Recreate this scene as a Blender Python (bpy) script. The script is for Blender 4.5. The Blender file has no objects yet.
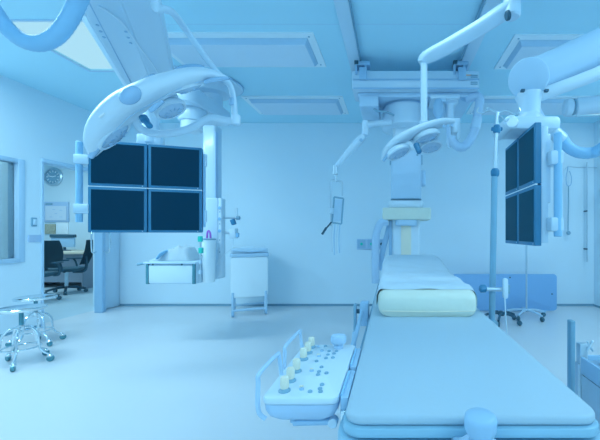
import bpy, bmesh, math, random
from mathutils import Vector, Matrix
random.seed(4)
SC = bpy.context.scene
COL = SC.collection
V = Vector
PI = math.pi
# ------------------------------------------------------------------ camera model
F, CX, CY, EYE, H = 330.0, 392.0, 234.0, 1.18, 3.0
BACK = 5.41           # depth of the back wall
LEFT = -4.48          # left wall
RIGHT = 3.31


def P(px, py, Y):
    return V(((px - CX) * Y / F, Y, EYE - (py - CY) * Y / F))


# ------------------------------------------------------------------ materials
def mat(name, col, rough=0.5, metal=0.0, bump=0.0, scale=40.0, vary=0.03, emit=None, estr=1.0, spec=0.5, alpha=1.0,
        trans=0.0, coat=0.0):
    m = bpy.data.materials.new(name)
    m.use_nodes = True
    nt = m.node_tree
    b = nt.nodes['Principled BSDF']
    tc = nt.nodes.new('ShaderNodeTexCoord')
    nz = nt.nodes.new('ShaderNodeTexNoise')
    nz.inputs['Scale'].default_value = scale
    nz.inputs['Detail'].default_value = 4
    nt.links.new(tc.outputs['Object'], nz.inputs['Vector'])
    mx = nt.nodes.new('ShaderNodeMix')
    mx.data_type = 'RGBA'
    mx.inputs[6].default_value = (*[c * (1 - vary) for c in col], 1)
    mx.inputs[7].default_value = (*[min(1, c * (1 + vary)) for c in col], 1)
    nt.links.new(nz.outputs['Fac'], mx.inputs[0])
    nt.links.new(mx.outputs[2], b.inputs['Base Color'])
    b.inputs['Roughness'].default_value = rough
    b.inputs['Metallic'].default_value = metal
    b.inputs['Specular IOR Level'].default_value = spec
    b.inputs['Alpha'].default_value = alpha
    b.inputs['Transmission Weight'].default_value = trans
    b.inputs['Coat Weight'].default_value = coat
    if bump:
        bp = nt.nodes.new('ShaderNodeBump')
        bp.inputs['Strength'].default_value = bump
        bp.inputs['Distance'].default_value = 0.005
        nt.links.new(nz.outputs['Fac'], bp.inputs['Height'])
        nt.links.new(bp.outputs['Normal'], b.inputs['Normal'])
    if emit:
        b.inputs['Emission Color'].default_value = (*emit, 1)
        b.inputs['Emission Strength'].default_value = estr
    return m


M = {}
M['wall'] = mat('wall_paint', (.70, .83, .90), .55, scale=3, vary=.012)
M['ceil'] = mat('ceiling_paint', (.50, .79, .90), .7, scale=2, vary=.012)
M['floor'] = mat('floor_vinyl', (.66, .69, .72), .28, scale=2.5, vary=.015, spec=.4)
M['officefloor'] = mat('office_floor_vinyl', (.50, .62, .68), .4, scale=3)
M['officewall'] = mat('office_wall_paint', (.64, .76, .82), .6, scale=3)
M['white'] = mat('white_enamel', (.56, .71, .82), .3, vary=.01, scale=8, coat=.2)
M['linen'] = mat('white_linen', (.80, .88, .92), .85, bump=.3, scale=25, vary=.02)
M['frame'] = mat('bright_white_frame', (.80, .89, .93), .4, vary=.01)
M['white2'] = mat('pale_grey_enamel', (.46, .64, .79), .35, vary=.015, scale=8)
M['pale'] = mat('white_shell_plastic', (.64, .76, .84), .4, vary=.01, scale=8, coat=.05)
M['grey'] = mat('grey_blue_enamel', (.32, .52, .70), .4, vary=.03)
M['pole'] = mat('dark_pole_steel', (.22, .42, .55), .35, metal=.3)
M['midgrey'] = mat('mid_grey_plastic', (.22, .40, .52), .45, vary=.03)
M['steel'] = mat('brushed_steel', (.55, .66, .73), .32, metal=.85, bump=.05, scale=90)
M['chrome'] = mat('polished_chrome', (.72, .80, .84), .14, metal=1.0, vary=.02)
M['bezel'] = mat('blue_grey_bezel', (.03, .20, .36), .4, vary=.03)
M['screen'] = mat('dark_screen', (.004, .02, .036), .35, emit=(0.0, .020, .055), estr=1.0, spec=.05, vary=.02)
M['screen2'] = mat('dark_screen_right', (.006, .04, .06), .35, emit=(0.0, .022, .058), estr=1.0, spec=.03, vary=.02)
M['bluepanel'] = mat('blue_lead_vinyl', (.23, .45, .72), .5, vary=.02)
M['darkblue'] = mat('dark_upholstery', (.035, .105, .145), .7, bump=.3, scale=200)
M['dark'] = mat('dark_plastic', (.03, .10, .15), .5)
M['hose'] = mat('corrugated_hose_blue', (.27, .53, .75), .5, vary=.03)
M['hosew'] = mat('pale_hose', (.44, .61, .78), .5, vary=.03)
M['cream'] = mat('cream_plastic', (.80, .76, .62), .45, vary=.02)
M['cushion'] = mat('cream_foam_cover', (.70, .74, .64), .7, bump=.25, scale=30, vary=.03)
M['sheet'] = mat('white_cotton_sheet', (.59, .71, .79), .85, bump=.5, scale=18, vary=.02)
M['pad'] = mat('pale_blue_pad_vinyl', (.39, .53, .62), .5, bump=.06, scale=120, vary=.015)
M['rim'] = mat('table_rim_plastic', (.27, .50, .64), .4, vary=.02)
M['lens'] = mat('frosted_lens', (.42, .57, .72), .12, vary=.10, scale=60, coat=.4)
M['lensrim'] = mat('translucent_blue_rim', (.34, .53, .72), .2, vary=.03)
M['lamp'] = mat('lit_diffuser', (.05, .05, .05), .5, emit=(.395, .72, .88), estr=1.0, vary=.01, spec=0.0)
M['diffuser'] = mat('unlit_diffuser', (.66, .78, .88), .5, vary=.01)
M['handleblue'] = mat('blue_handle_plastic', (.03, .21, .38), .4)
M['teal'] = mat('teal_plated_steel', (.10, .30, .36), .3, metal=.5)
M['green'] = mat('green_plastic', (.02, .62, .50), .4)
M['purple'] = mat('purple_plastic', (.45, .15, .62), .4)
M['pink'] = mat('pink_plastic', (.75, .25, .5), .4)
M['orange'] = mat('orange_label', (.90, .55, .40), .5)
M['wood'] = mat('desk_laminate', (.72, .62, .48), .45, scale=12, vary=.08)
M['deskfront'] = mat('desk_modesty_panel', (.28, .33, .40), .6)
M['curtain'] = mat('cream_curtain', (.78, .80, .78), .8, bump=.3)
M['rubber'] = mat('dark_rubber', (.05, .14, .19), .6)
M['line'] = mat('seam_sealant', (.20, .36, .46), .6)
M['paper'] = mat('white_paper', (.82, .86, .88), .7)
M['board'] = mat('blue_board_frame', (.42, .56, .74), .5)
M['photo'] = mat('brown_photo_print', (.42, .40, .30), .5, scale=25, vary=.5)
M['boardface'] = mat('pale_board_face', (.66, .72, .80), .5)


def glass_mat():
    m = bpy.data.materials.new('window_glass')
    m.use_nodes = True
    nt = m.node_tree
    out = nt.nodes['Material Output']
    tr = nt.nodes.new('ShaderNodeBsdfTransparent')
    tr.inputs[0].default_value = (.86, .93, .95, 1)
    gl = nt.nodes.new('ShaderNodeBsdfGlossy')
    gl.inputs['Roughness'].default_value = .03
    fr = nt.nodes.new('ShaderNodeFresnel')
    mx = nt.nodes.new('ShaderNodeMixShader')
    nt.links.new(fr.outputs[0], mx.inputs[0])
    nt.links.new(tr.outputs[0], mx.inputs[1])
    nt.links.new(gl.outputs[0], mx.inputs[2])
    nt.links.new(mx.outputs[0], out.inputs['Surface'])
    return m


M['glass'] = glass_mat()
_nt = M['curtain'].node_tree
_t = _nt.nodes.new('ShaderNodeBsdfTranslucent'); _t.inputs[0].default_value = (.80, .84, .84, 1)
_m = _nt.nodes.new('ShaderNodeMixShader'); _m.inputs[0].default_value = .5
_nt.links.new(_nt.nodes['Principled BSDF'].outputs[0], _m.inputs[1]); _nt.links.new(_t.outputs[0], _m.inputs[2])
_nt.links.new(_m.outputs[0], _nt.nodes['Material Output'].inputs['Surface'])


# ------------------------------------------------------------------ object helpers
def new():
    return bmesh.new()


def wloc(o):
    p = V((0, 0, 0))
    while o is not None:
        p += o.location
        o = o.parent
    return p


def obj(name, bm, m, parent=None, angle=35, loc=None):
    """links bm (built in world coordinates) as ONE mesh object"""
    me = bpy.data.meshes.new(name)
    base = wloc(parent) if parent else (V(loc) if loc else V((0, 0, 0)))
    bmesh.ops.translate(bm, verts=bm.verts, vec=-base)
    bmesh.ops.recalc_face_normals(bm, faces=bm.faces)
    bm.to_mesh(me)
    bm.free()
    for p in me.polygons:
        p.use_smooth = True
    me.set_sharp_from_angle(angle=math.radians(angle))
    me.materials.append(M[m] if isinstance(m, str) else m)
    o = bpy.data.objects.new(name, me)
    COL.objects.link(o)
    if parent:
        o.parent = parent
    else:
        o.location = base
    return o


def tag(o, label, cat, group=None, kind=None):
    o['label'] = label
    o['category'] = cat
    if group:
        o['group'] = group
    if kind:
        o['kind'] = kind
    return o


def thing(name, label, cat, loc, group=None):
    o = bpy.data.objects.new(name, None)
    o.empty_display_size = .1
    COL.objects.link(o)
    o.location = V(loc)
    return tag(o, label, cat, group)


def struct(name, bm, m, parent=None, angle=35):
    o = obj(name, bm, m, parent, angle)
    if parent is None:
        o['kind'] = 'structure'
    return o


def copy_tree(o, parent=None):
    c = o.copy()
    COL.objects.link(c)
    c.parent = parent
    for ch in list(o.children):
        copy_tree(ch, c)
    return c


# ------------------------------------------------------------------ shape helpers
def obox(bm, c, u, v, n, hu, hv, hn, bev=0.0, seg=2):
    c, u, v, n = V(c), V(u).normalized(), V(v).normalized(), V(n).normalized()
    vs = []
    for a in (-1, 1):
        for b in (-1, 1):
            for d in (-1, 1):
                vs.append(bm.verts.new(c + u * hu * a + v * hv * b + n * hn * d))
    fs = []
    for q in ((0, 1, 3, 2), (4, 6, 7, 5), (0, 4, 5, 1), (2, 3, 7, 6), (0, 2, 6, 4), (1, 5, 7, 3)):
        fs.append(bm.faces.new([vs[i] for i in q]))
    if bev:
        es = set()
        for f in fs:
            es.update(f.edges)
        bmesh.ops.bevel(bm, geom=list(es), offset=bev, segments=seg, affect='EDGES', profile=.5)
    return bm


def box(bm, x0, x1, y0, y1, z0, z1, bev=0.0, seg=2):
    return obox(bm, ((x0 + x1) / 2, (y0 + y1) / 2, (z0 + z1) / 2), (1, 0, 0), (0, 1, 0), (0, 0, 1),
                abs(x1 - x0) / 2, abs(y1 - y0) / 2, abs(z1 - z0) / 2, bev, seg)


def frame_of(d):
    d = V(d).normalized()
    a = V((0, 0, 1)) if abs(d.z) < .9 else V((1, 0, 0))
    u = d.cross(a).normalized()
    return u, u.cross(d).normalized(), d


def ring(bm, c, u, v, r, seg, r2=None):
    r2 = r if r2 is None else r2
    return [bm.verts.new(c + u * (r * math.cos(2 * PI * i / seg)) + v * (r2 * math.sin(2 * PI * i / seg))) for i in range(seg)]


def skin(bm, rings, cap=True):
    for a, b in zip(rings, rings[1:]):
        n = len(a)
        for i in range(n):
            bm.faces.new((a[i], a[(i + 1) % n], b[(i + 1) % n], b[i]))
    if cap:
        bm.faces.new(rings[0])
        bm.faces.new(rings[-1])


def lathe(bm, c, axis, prof, seg=28):
    """prof: list of (distance along axis, radius)"""
    u, v, d = frame_of(axis)
    c = V(c)
    skin(bm, [ring(bm, c + d * t, u, v, max(r, .0004), seg) for t, r in prof])
    return bm


def cyl(bm, a, b, r, seg=20, bev=None):
    a, b = V(a), V(b)
    L = (b - a).length
    e = min(r * .2, L * .2) if bev is None else bev
    return lathe(bm, a, b - a, [(0, r - e), (e, r), (L - e, r), (L, r - e)], seg)


def smooth_path(pts, n=6):
    pts = [V(p) for p in pts]
    if len(pts) < 3 or n < 2:
        return pts
    out = []
    for i in range(len(pts) - 1):
        p0 = pts[max(i - 1, 0)]
        p1, p2 = pts[i], pts[i + 1]
        p3 = pts[min(i + 2, len(pts) - 1)]
        for k in range(n):
            t = k / n
            out.append(.5 * ((2 * p1) + (p2 - p0) * t + (2 * p0 - 5 * p1 + 4 * p2 - p3) * t * t + (3 * p1 - p0 - 3 * p2 + p3) * t ** 3))
    out.append(pts[-1])
    return out


def tube(bm, pts, r, seg=10, n=6, rib=0.0):
    ps = smooth_path(pts, n)
    if rib:                          # resample finely for a corrugated hose
        fine = []
        for a, b in zip(ps, ps[1:]):
            k = max(1, int((b - a).length / (r * .22)))
            fine += [a.lerp(b, j / k) for j in range(k)]
        ps = fine + [ps[-1]]
    rings = []
    u = None
    for i, p in enumerate(ps):
        d = (ps[min(i + 1, len(ps) - 1)] - ps[max(i - 1, 0)]).normalized()
        if u is None:
            u, w, _ = frame_of(d)
        else:
            u = (u - d * u.dot(d)).normalized()
        w = d.cross(u)
        rr = r * (1 + (rib if i % 2 else -rib)) if rib else r
        rings.append(ring(bm, p, u, w, rr, seg))
    skin(bm, rings)
    return bm


def rpoly(x0, x1, y0, y1, r, seg=6):
    pts = []
    for cx, cy, a0 in ((x1 - r, y1 - r, 0), (x0 + r, y1 - r, 90), (x0 + r, y0 + r, 180), (x1 - r, y0 + r, 270)):
        for k in range(seg + 1):
            a = math.radians(a0 + 90 * k / seg)
            pts.append((cx + r * math.cos(a), cy + r * math.sin(a)))
    return pts


def rprism(bm, c, u, v, n, hu, hv, depth, r, bev=0.0, seg=6):
    """rounded rectangle in the (u,v) plane at c, extruded by depth along n"""
    c, u, v, n = V(c), V(u).normalized(), V(v).normalized(), V(n).normalized()
    steps = [(0, -bev), (bev * .3, -bev * .3), (bev, 0), (depth - bev, 0), (depth - bev * .3, -bev * .3), (depth, -bev)] if bev else [(0, 0), (depth, 0)]
    rings = []
    for t, e in steps:
        pts = rpoly(-hu - e, hu + e, -hv - e, hv + e, max(r + e, .001), seg)
        rings.append([bm.verts.new(c + u * a + v * b + n * t) for a, b in pts])
    skin(bm, rings)
    return bm


def sweep(bm, path, hw, ht, b_axis, n_axis, seg=20, n=5, power=2.6):
    """superellipse section (half width hw along b, half thickness ht along the path normal) along a path"""
    k = len(path)
    data = [V((hw[i], ht[i], 0)) for i in range(k)]
    ps, ds = smooth_path(path, n), smooth_path(data, n)
    b, nn = V(b_axis).normalized(), V(n_axis).normalized()
    rings = []
    for i, p in enumerate(ps):
        d = (ps[min(i + 1, len(ps) - 1)] - ps[max(i - 1, 0)]).normalized()
        w = b.cross(d).normalized()
        if w.dot(nn) < 0:
            w = -w
        rg = []
        for j in range(seg):
            a = 2 * PI * j / seg
            ca, sa = math.cos(a), math.sin(a)
            x = math.copysign(abs(ca) ** (2 / power), ca)
            y = math.copysign(abs(sa) ** (2 / power), sa)
            rg.append(bm.verts.new(p + b * (max(ds[i].x, .003) * x) + w * (max(ds[i].y, .003) * y)))
        rings.append(rg)
    skin(bm, rings)
    return bm


X, Y, Z = V((1, 0, 0)), V((0, 1, 0)), V((0, 0, 1))


def holed(bm, a0, a1, b0, b1, holes, put):
    """cells of the rectangle a0..a1 x b0..b1 outside the holes; put(bm, a0,a1,b0,b1) adds one slab"""
    A = sorted({a0, a1, *[h[0] for h in holes], *[h[1] for h in holes]})
    B = sorted({b0, b1, *[h[2] for h in holes], *[h[3] for h in holes]})
    for p, q in zip(A, A[1:]):
        for s, t in zip(B, B[1:]):
            cx, cy = (p + q) / 2, (s + t) / 2
            if any(h[0] < cx < h[1] and h[2] < cy < h[3] for h in holes):
                continue
            put(bm, p, q, s, t)
    return bm


# ================================================================== THE ROOM
FRONT = -2.2
bm = new(); box(bm, LEFT - .12, RIGHT + .1, FRONT - .1, BACK + .1, -.1, 0); struct('floor', bm, 'floor')

lights = {  # x0,x1,y0,y1
    'A': (-2.22, -.73, 2.99, 3.55), 'B': (-1.97, -.67, 4.36, 4.96),
    'C': (1.14, 2.60, 3.02, 3.60), 'D': (1.14, 2.60, 4.36, 4.96),
    'E': (-3.37, -2.36, 2.81, 3.68), 'Fl': (-3.42, -2.50, 4.62, 5.02),
    'G1': (-2.2, -.7, -1.35, -.75), 'G2': (.6, 2.1, -1.35, -.75), 'G3': (-4.0, -2.2, 1.85, 2.42),  # G panels: out of view, added to house the fill lamps
    'G4': (1.9, 3.1, .9, 1.6), 'G5': (-.26, .62, 1.75, 2.40), 'G6': (2.86, 3.24, 3.2, 4.35), 'G7': (-4.44, -4.17, 2.45, 3.42), 'K': (2.72, 3.2, 4.82, 5.1),
}
bm = new()
holed(bm, LEFT - .12, RIGHT + .1, FRONT - .1, BACK + .1, [v for k, v in lights.items() if k in ('E', 'Fl', 'K')], lambda b, p, q, s, t: box(b, p, q, s, t, H, H + .14))
struct('ceiling', bm, 'ceil')
bm = new()
for y in (2.86,):
    box(bm, -2.3, .62, y, y + .004, H - .001, H)
struct('trim_1', bm, 'white2')

bm = new(); box(bm, -4.80, RIGHT + .1, BACK, BACK + .1, 0, H); struct('wall_back', bm, 'wall')
bm = new(); box(bm, RIGHT, RIGHT + .1, FRONT, BACK, 0, H); struct('wall_right', bm, 'wall')
bm = new(); box(bm, LEFT - .12, RIGHT + .1, FRONT - .1, FRONT, 0, H); struct('wall_front', bm, 'wall')
# left wall with a window and a doorway
WIN = (2.95, 4.02, .84, 2.08)
DOOR = (4.235, 5.10, 0, 2.12)
bm = new()
holed(bm, FRONT, BACK, 0, H, [WIN, DOOR], lambda b, p, q, s, t: box(b, LEFT - .12, LEFT, p, q, s, t))
struct('wall_left', bm, 'wall')
bm = new(); box(bm, -4.66, RIGHT, BACK - .012, BACK, .0, .02); box(bm, -4.66, RIGHT, BACK - .006, BACK, .02, .035)
struct('baseboard_back', bm, 'line')
bm = new(); box(bm, LEFT, LEFT + .012, FRONT, 4.2, 0, .03); struct('baseboard_left', bm, 'line')
bm = new(); box(bm, RIGHT - .012, RIGHT, FRONT, BACK - .02, 0, .03); struct('baseboard_right', bm, 'line')

# window in the left wall
w = bpy.data.objects.new('window_1', None); COL.objects.link(w); w['kind'] = 'structure'; w.location = (LEFT, 3.5, .84)
y0, y1, z0, z1 = WIN
bm = new()
box(bm, LEFT - .12, LEFT + .012, y0, y0 + .06, z0, z1, .003); box(bm, LEFT - .12, LEFT + .012, y1 - .07, y1, z0, z1, .003)
box(bm, LEFT - .118, LEFT + .010, y0 + .06, y1 - .07, z1 - .05, z1, .003); box(bm, LEFT - .118, LEFT + .025, y0 + .06, y1 - .07, z0, z0 + .05, .003)
obj('window_frame', bm, 'white2', w)
bm = new(); box(bm, LEFT - .05, LEFT - .044, y0 + .05, y1 - .06, z0 + .04, z1 - .04); obj('pane', bm, 'glass', w)
# curtain behind the window
bm = new()
pts = []
n = 90
for i in range(n + 1):
    t = i / n
    pts.append((LEFT - .17 + .03 * math.sin(t * 60), y0 - .2 + t * (y1 - y0 + .4)))
rows = [[bm.verts.new((x, y, z)) for x, y in pts] for z in (z0 - .2, z1 + .15)]
for i in range(n):
    bm.faces.new((rows[0][i], rows[0][i + 1], rows[1][i + 1], rows[1][i]))
rail_bm = new(); cyl(rail_bm, (LEFT - .17, y0 - .25, z1 + .16), (LEFT - .17, y1 + .25, z1 + .16), .012)
ct = thing('window_curtain', 'cream curtain hanging behind the window pane in the left wall', 'curtain', (LEFT - .17, 3.5, z0 - .2))
obj('drape', bm, 'curtain', ct); obj('curtain_rod', rail_bm, 'white', ct)

# door frame + sliding door leaf standing open at the far jamb
d = bpy.data.objects.new('door_1', None); COL.objects.link(d); d['kind'] = 'structure'; d.location = (LEFT, 4.6, 0)
bm = new()
box(bm, LEFT - .13, LEFT + .012, 4.21, 4.24, 0, 2.10, .003)
box(bm, LEFT - .13, LEFT + .02, 4.21, 5.12, 2.10, 2.15, .003)
obj('door_frame', bm, 'white2', d)
bm = new(); box(bm, LEFT + .004, LEFT + .030, 4.99, 5.395, .012, 2.09, .004); obj('door_leaf', bm, 'white', d)
bm = new(); box(bm, LEFT + .03, LEFT + .15, 4.93, 4.99, .0, 2.09, .006); obj('door_post', bm, 'grey', d)
for side in (-1, 1):
    bm = new()
    xc = LEFT + .10
    if side < 0:
        tube(bm, [(xc - .04, 4.94, 1.20), (xc - .04, 4.86, 1.20), (xc - .04, 4.86, .92), (xc - .04, 4.94, .92)], .010, 8, 4)
    else:
        tube(bm, [(xc + .04, 4.96, 1.20), (xc + .13, 4.96, 1.20), (xc + .13, 4.96, .92), (xc + .04, 4.96, .92)], .010, 8, 4)
    obj('door_handle', bm, 'chrome', d)

# ---------------------------------------------------------------- office seen through the doorway
bm = new(); box(bm, -9.6, LEFT - .12, 2.5, 8.1, -.1, 0); struct('floor_office', bm, 'officefloor')
bm = new(); box(bm, -9.6, LEFT - .12, 8.0, 8.1, 0, H); struct('wall_office_back', bm, 'officewall')
bm = new(); box(bm, -9.7, -9.6, 2.5, 8.1, 0, H); struct('wall_office_left', bm, 'officewall')
bm = new(); box(bm, -9.7, LEFT - .12, 2.4, 2.5, 0, H); struct('wall_office_front', bm, 'officewall')
bm = new(); box(bm, -4.9, -4.80, BACK, 8.0, 0, H); struct('wall_office_right', bm, 'officewall')
bm = new(); box(bm, -9.7, LEFT - .12, 2.4, 8.1, H, H + .1); struct('ceiling_office', bm, 'ceil')

# desk
dk = thing('office_desk', 'wood-topped desk against the far wall of the office beyond the door', 'desk', (-7.4, 7.4, 0))
bm = new(); box(bm, -8.05, -6.55, 7.0, 7.98, .75, .80, .006); obj('desktop', bm, 'wood', dk)
bm = new(); box(bm, -8.00, -6.60, 7.25, 7.28, .12, .75); obj('modesty_panel', bm, 'deskfront', dk)
for xx in (-8.02, -6.61):
    bm = new(); box(bm, xx - .02, xx + .02, 7.04, 7.95, 0, .75, .004); obj('side_panel', bm, 'deskfront', dk)
# computer monitor on desk
cm = thing('computer_monitor', 'computer monitor with a dark top edge on the office desk', 'monitor', (-7.45, 7.5, .8))
bm = new(); box(bm, -7.72, -7.20, 7.47, 7.51, .88, 1.16, .008); obj('housing', bm, 'grey', cm)
bm = new(); box(bm, -7.73, -7.19, 7.44, 7.53, 1.10, 1.17, .015); obj('screen_hood', bm, 'dark', cm)
bm = new(); cyl(bm, (-7.46, 7.52, .81), (-7.46, 7.52, 1.0), .025); obj('stand', bm, 'dark', cm)
bm = new(); lathe(bm, (-7.46, 7.52, .8), Z, [(0, .11), (.012, .11), (.02, .04)]); obj('foot', bm, 'dark', cm)

# clock
ck = thing('wall_clock', 'round grey clock high on the office wall beyond the doorway', 'clock', P(54, 177, 7.98))
c = P(54, 177, 8.0)
bm = new(); lathe(bm, c, -Y, [(0, .225), (.03, .225), (.05, .20), (.05, .175), (.03, .17), (.0, .17)], 40); obj('clock_case', bm, 'steel', ck)
bm = new(); lathe(bm, c, -Y, [(0, .17), (.025, .17)], 40); obj('clock_face', bm, 'midgrey', ck)
bm = new()
for k in range(12):
    a = k * PI / 6
    u = V((math.sin(a), 0, math.cos(a)))
    obox(bm, c + u * .135 - Y * .027, u, u.cross(Y), Y, .022, .007, .003)
obj('hour_mark', bm, 'paper', ck)
for nm, a, L in (('hour_hand', 1.3, .08), ('minute_hand', -1.35, .12)):
    u = V((math.sin(a), 0, math.cos(a)))
    bm = new(); obox(bm, c + u * L / 2 - Y * .033, u, u.cross(Y), Y, L / 2, .009, .003); obj(nm, bm, 'paper', ck)

# notice board, photo, paper on office wall
nb = thing('notice_board', 'blue-framed notice board under the office clock', 'notice board', P(57, 212, 7.98))
a, b = P(45.5, 202, 8.0), P(69.5, 222, 8.0)
bm = new(); box(bm, a.x, b.x, 7.965, 8.0, b.z, a.z, .006); obj('board_frame', bm, 'board', nb)
bm = new(); box(bm, a.x + .04, b.x - .04, 7.955, 7.966, b.z + .04, a.z - .10); obj('board_face', bm, 'boardface', nb)
bm = new(); box(bm, a.x + .05, a.x + .2, 7.955, 7.966, a.z - .07, a.z - .03); obj('header_strip', bm, 'midgrey', nb)
for sx, sz in ((.18, .12), (.3, .2), (.42, .12), (.25, .3), (.42, .28)):
    bm = new(); box(bm, a.x + sx - .03, a.x + sx + .03, 7.95, 7.956, b.z + sz - .006, b.z + sz + .006); obj('magnet', bm, 'board', nb)
a, b = P(46, 224, 8.0), P(56, 234, 8.0)
bm = new(); box(bm, a.x, b.x, 7.97, 8.0, b.z, a.z, .003)
tag(obj('pinned_picture', bm, 'photo', loc=((a.x + b.x) / 2, 7.98, b.z)), 'small brown photo print pinned below the notice board', 'photo')
a, b = P(57, 222.5, 8.0), P(69, 234, 8.0)
bm = new(); box(bm, a.x, b.x, 7.975, 8.0, b.z, a.z, .003)
tag(obj('hanging_paper', bm, 'paper', loc=((a.x + b.x) / 2, 7.98, b.z)), 'white paper sheet pinned beside the brown photo', 'paper')


# office chairs
def office_chair(loc, rz, label):
    t = thing('office_chair', label, 'chair', (0, 0, 0), 'office chairs beyond the doorway')
    bm = new(); rprism(bm, (0, 0, .44), X, Y, Z, .25, .24, .07, .08, .02); obj('seat', bm, 'darkblue', t)
    bm = new()
    rows = []
    for i in range(9):
        f = i / 8
        z = .56 + .50 * f
        hw = .21 + .03 * math.sin(f * PI) - .05 * f * f
        yb = .24 + .05 * math.sin(f * 2.4) + .06 * f
        rows.append([bm.verts.new((hw * (j / 4 - 1), yb - .045 * (1 - ((j / 4 - 1) ** 2)) + .03, z)) for j in range(9)])
    for r0, r1 in zip(rows, rows[1:]):
        for j in range(8):
            bm.faces.new((r0[j], r0[j + 1], r1[j + 1], r1[j]))
    bmesh.ops.solidify(bm, geom=bm.faces[:], thickness=.045)
    obj('backrest', bm, 'darkblue', t)
    bm = new(); tube(bm, [(0, .10, .42), (0, .27, .43), (0, .31, .55), (0, .30, .72)], .024, 8); obj('back_support', bm, 'dark', t)
    for s in (-1, 1):
        bm = new()
        tube(bm, [(s * .22, .06, .44), (s * .30, .06, .46), (s * .31, .03, .60), (s * .30, .0, .66)], .016, 8)
        obox(bm, (s * .30, .02, .675), X, Y, Z, .028, .13, .014, .008)
        obj('armrest', bm, 'dark', t)
    bm = new(); cyl(bm, (0, 0, .10), (0, 0, .44), .028); obj('gas_column', bm, 'steel', t)
    for k in range(5):
        a = 2 * PI * k / 5 + .3
        u = V((math.cos(a), math.sin(a), 0))
        bm = new(); tube(bm, [u * .02 + Z * .12, u * .16 + Z * .11, u * .30 + Z * .075], .022, 8); lg = obj('leg', bm, 'dark', t)
        bm = new(); w_ = u.cross(Z)
        cyl(bm, u * .30 + Z * .032 - w_ * .025, u * .30 + Z * .032 + w_ * .025, .032); obj('caster', bm, 'rubber', lg)
    t.location = V(loc); t.rotation_euler = (0, 0, rz)
    return t


def put_copy(src, loc, rz, label):
    c = copy_tree(src); c.location = V(loc); c.rotation_euler = (0, 0, rz); c['label'] = label
    return c


p = P(66.5, 240, 6.6)
oc = office_chair((p.x, 6.6, 0), -1.15, 'dark office chair turned sideways in front of the desk, right of the pair')
p = P(35, 240, 5.75)
put_copy(oc, (p.x, 5.75, 0), .35, 'dark office chair half hidden by the door edge, left of the pair')

# wall switch + sign plate on the left wall
yy = F * 4.48 / (CX - 33.5)
p = P(33.5, 222, yy)
sw = thing('wall_switch', 'small dark-edged switch on the left wall between window and door', 'switch', (LEFT, yy, p.z))
bm = new(); rprism(bm, (LEFT, yy, p.z), Y, Z, X, .033, .055, .012, .008, .003); obj('switch_plate', bm, 'midgrey', sw)
bm = new(); rprism(bm, (LEFT + .012, yy + .004, p.z), Y, Z, X, .018, .036, .008, .006, .002); obj('rocker', bm, 'white', sw)
ya, yb_ = F * 4.48 / (CX - 27.5), F * 4.48 / (CX - 40.8)
p = P(35, 238.5, (ya + yb_) / 2)
bm = new(); rprism(bm, (LEFT, (ya + yb_) / 2, p.z), Y, Z, X, (yb_ - ya) / 2, .045, .01, .006, .002)
tag(obj('sign_plate', bm, 'board', loc=(LEFT, (ya + yb_) / 2, p.z)), 'blank blue plate on the left wall below the switch', 'sign')


# ---------------------------------------------------------------- ceiling lights
def ceiling_light(key, label, lit):
    x0, x1, y0, y1 = lights[key]
    t = thing('ceiling_light', label, 'ceiling light', ((x0 + x1) / 2, (y0 + y1) / 2, H), 'recessed ceiling light panels')
    e = .02
    if lit and key in ('E', 'Fl', 'K'):
        bm = new(); box(bm, x0 + .002, x1 - .002, y0 + .002, y1 - .002, H + .02, H + .05); obj('diffuser', bm, 'lamp', t)
        bm = new()
        holed(bm, x0 - .015, x1 + .015, y0 - .015, y1 + .015, [(x0 + .01, x1 - .01, y0 + .01, y1 - .01)], lambda b, p, q, s, r: box(b, p, q, s, r, H - .006, H))
        obj('frame', bm, 'white2', t)
        return t
    bw = .05
    bm = new()
    holed(bm, x0 - e, x1 + e, y0 - e, y1 + e, [(x0 + bw, x1 - bw, y0 + bw, y1 - bw)], lambda b, p, q, s, r: box(b, p, q, s, r, H - .015, H))
    obj('frame', bm, 'frame', t)
    # shallow pan hanging below the frame: darker sloped sides, pale face
    bm = new()
    r = []
    for zz, ins in ((H, bw), (H - .012, bw), (H - .058, bw + .03), (H - .058, bw + .05), (H, bw + .05)):
        r.append([bm.verts.new(q) for q in ((x0 + ins, y0 + ins, zz), (x1 - ins, y0 + ins, zz), (x1 - ins, y1 - ins, zz), (x0 + ins, y1 - ins, zz))])
    for a_, b_ in zip(r, r[1:] + r[:1]):
        for i in range(4):
            bm.faces.new((a_[i], a_[(i + 1) % 4], b_[(i + 1) % 4], b_[i]))
    obj('pan_side', bm, 'white2', t)
    bm = new(); i = bw + .032
    box(bm, x0 + i, x1 - i, y0 + i, y1 - i, H - .062, H - .04); obj('diffuser', bm, 'lamp' if lit else 'diffuser', t)
    for sx, sy in ((x0 + .03, y0 + .03), (x1 - .03, y0 + .03), (x1 - .03, y1 - .03), (x0 + .03, y1 - .03)):
        bm = new(); lathe(bm, (sx, sy, H - .015), -Z, [(0, .010), (.003, .009)], 10); obj('screw', bm, 'midgrey', t)
    return t


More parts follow.
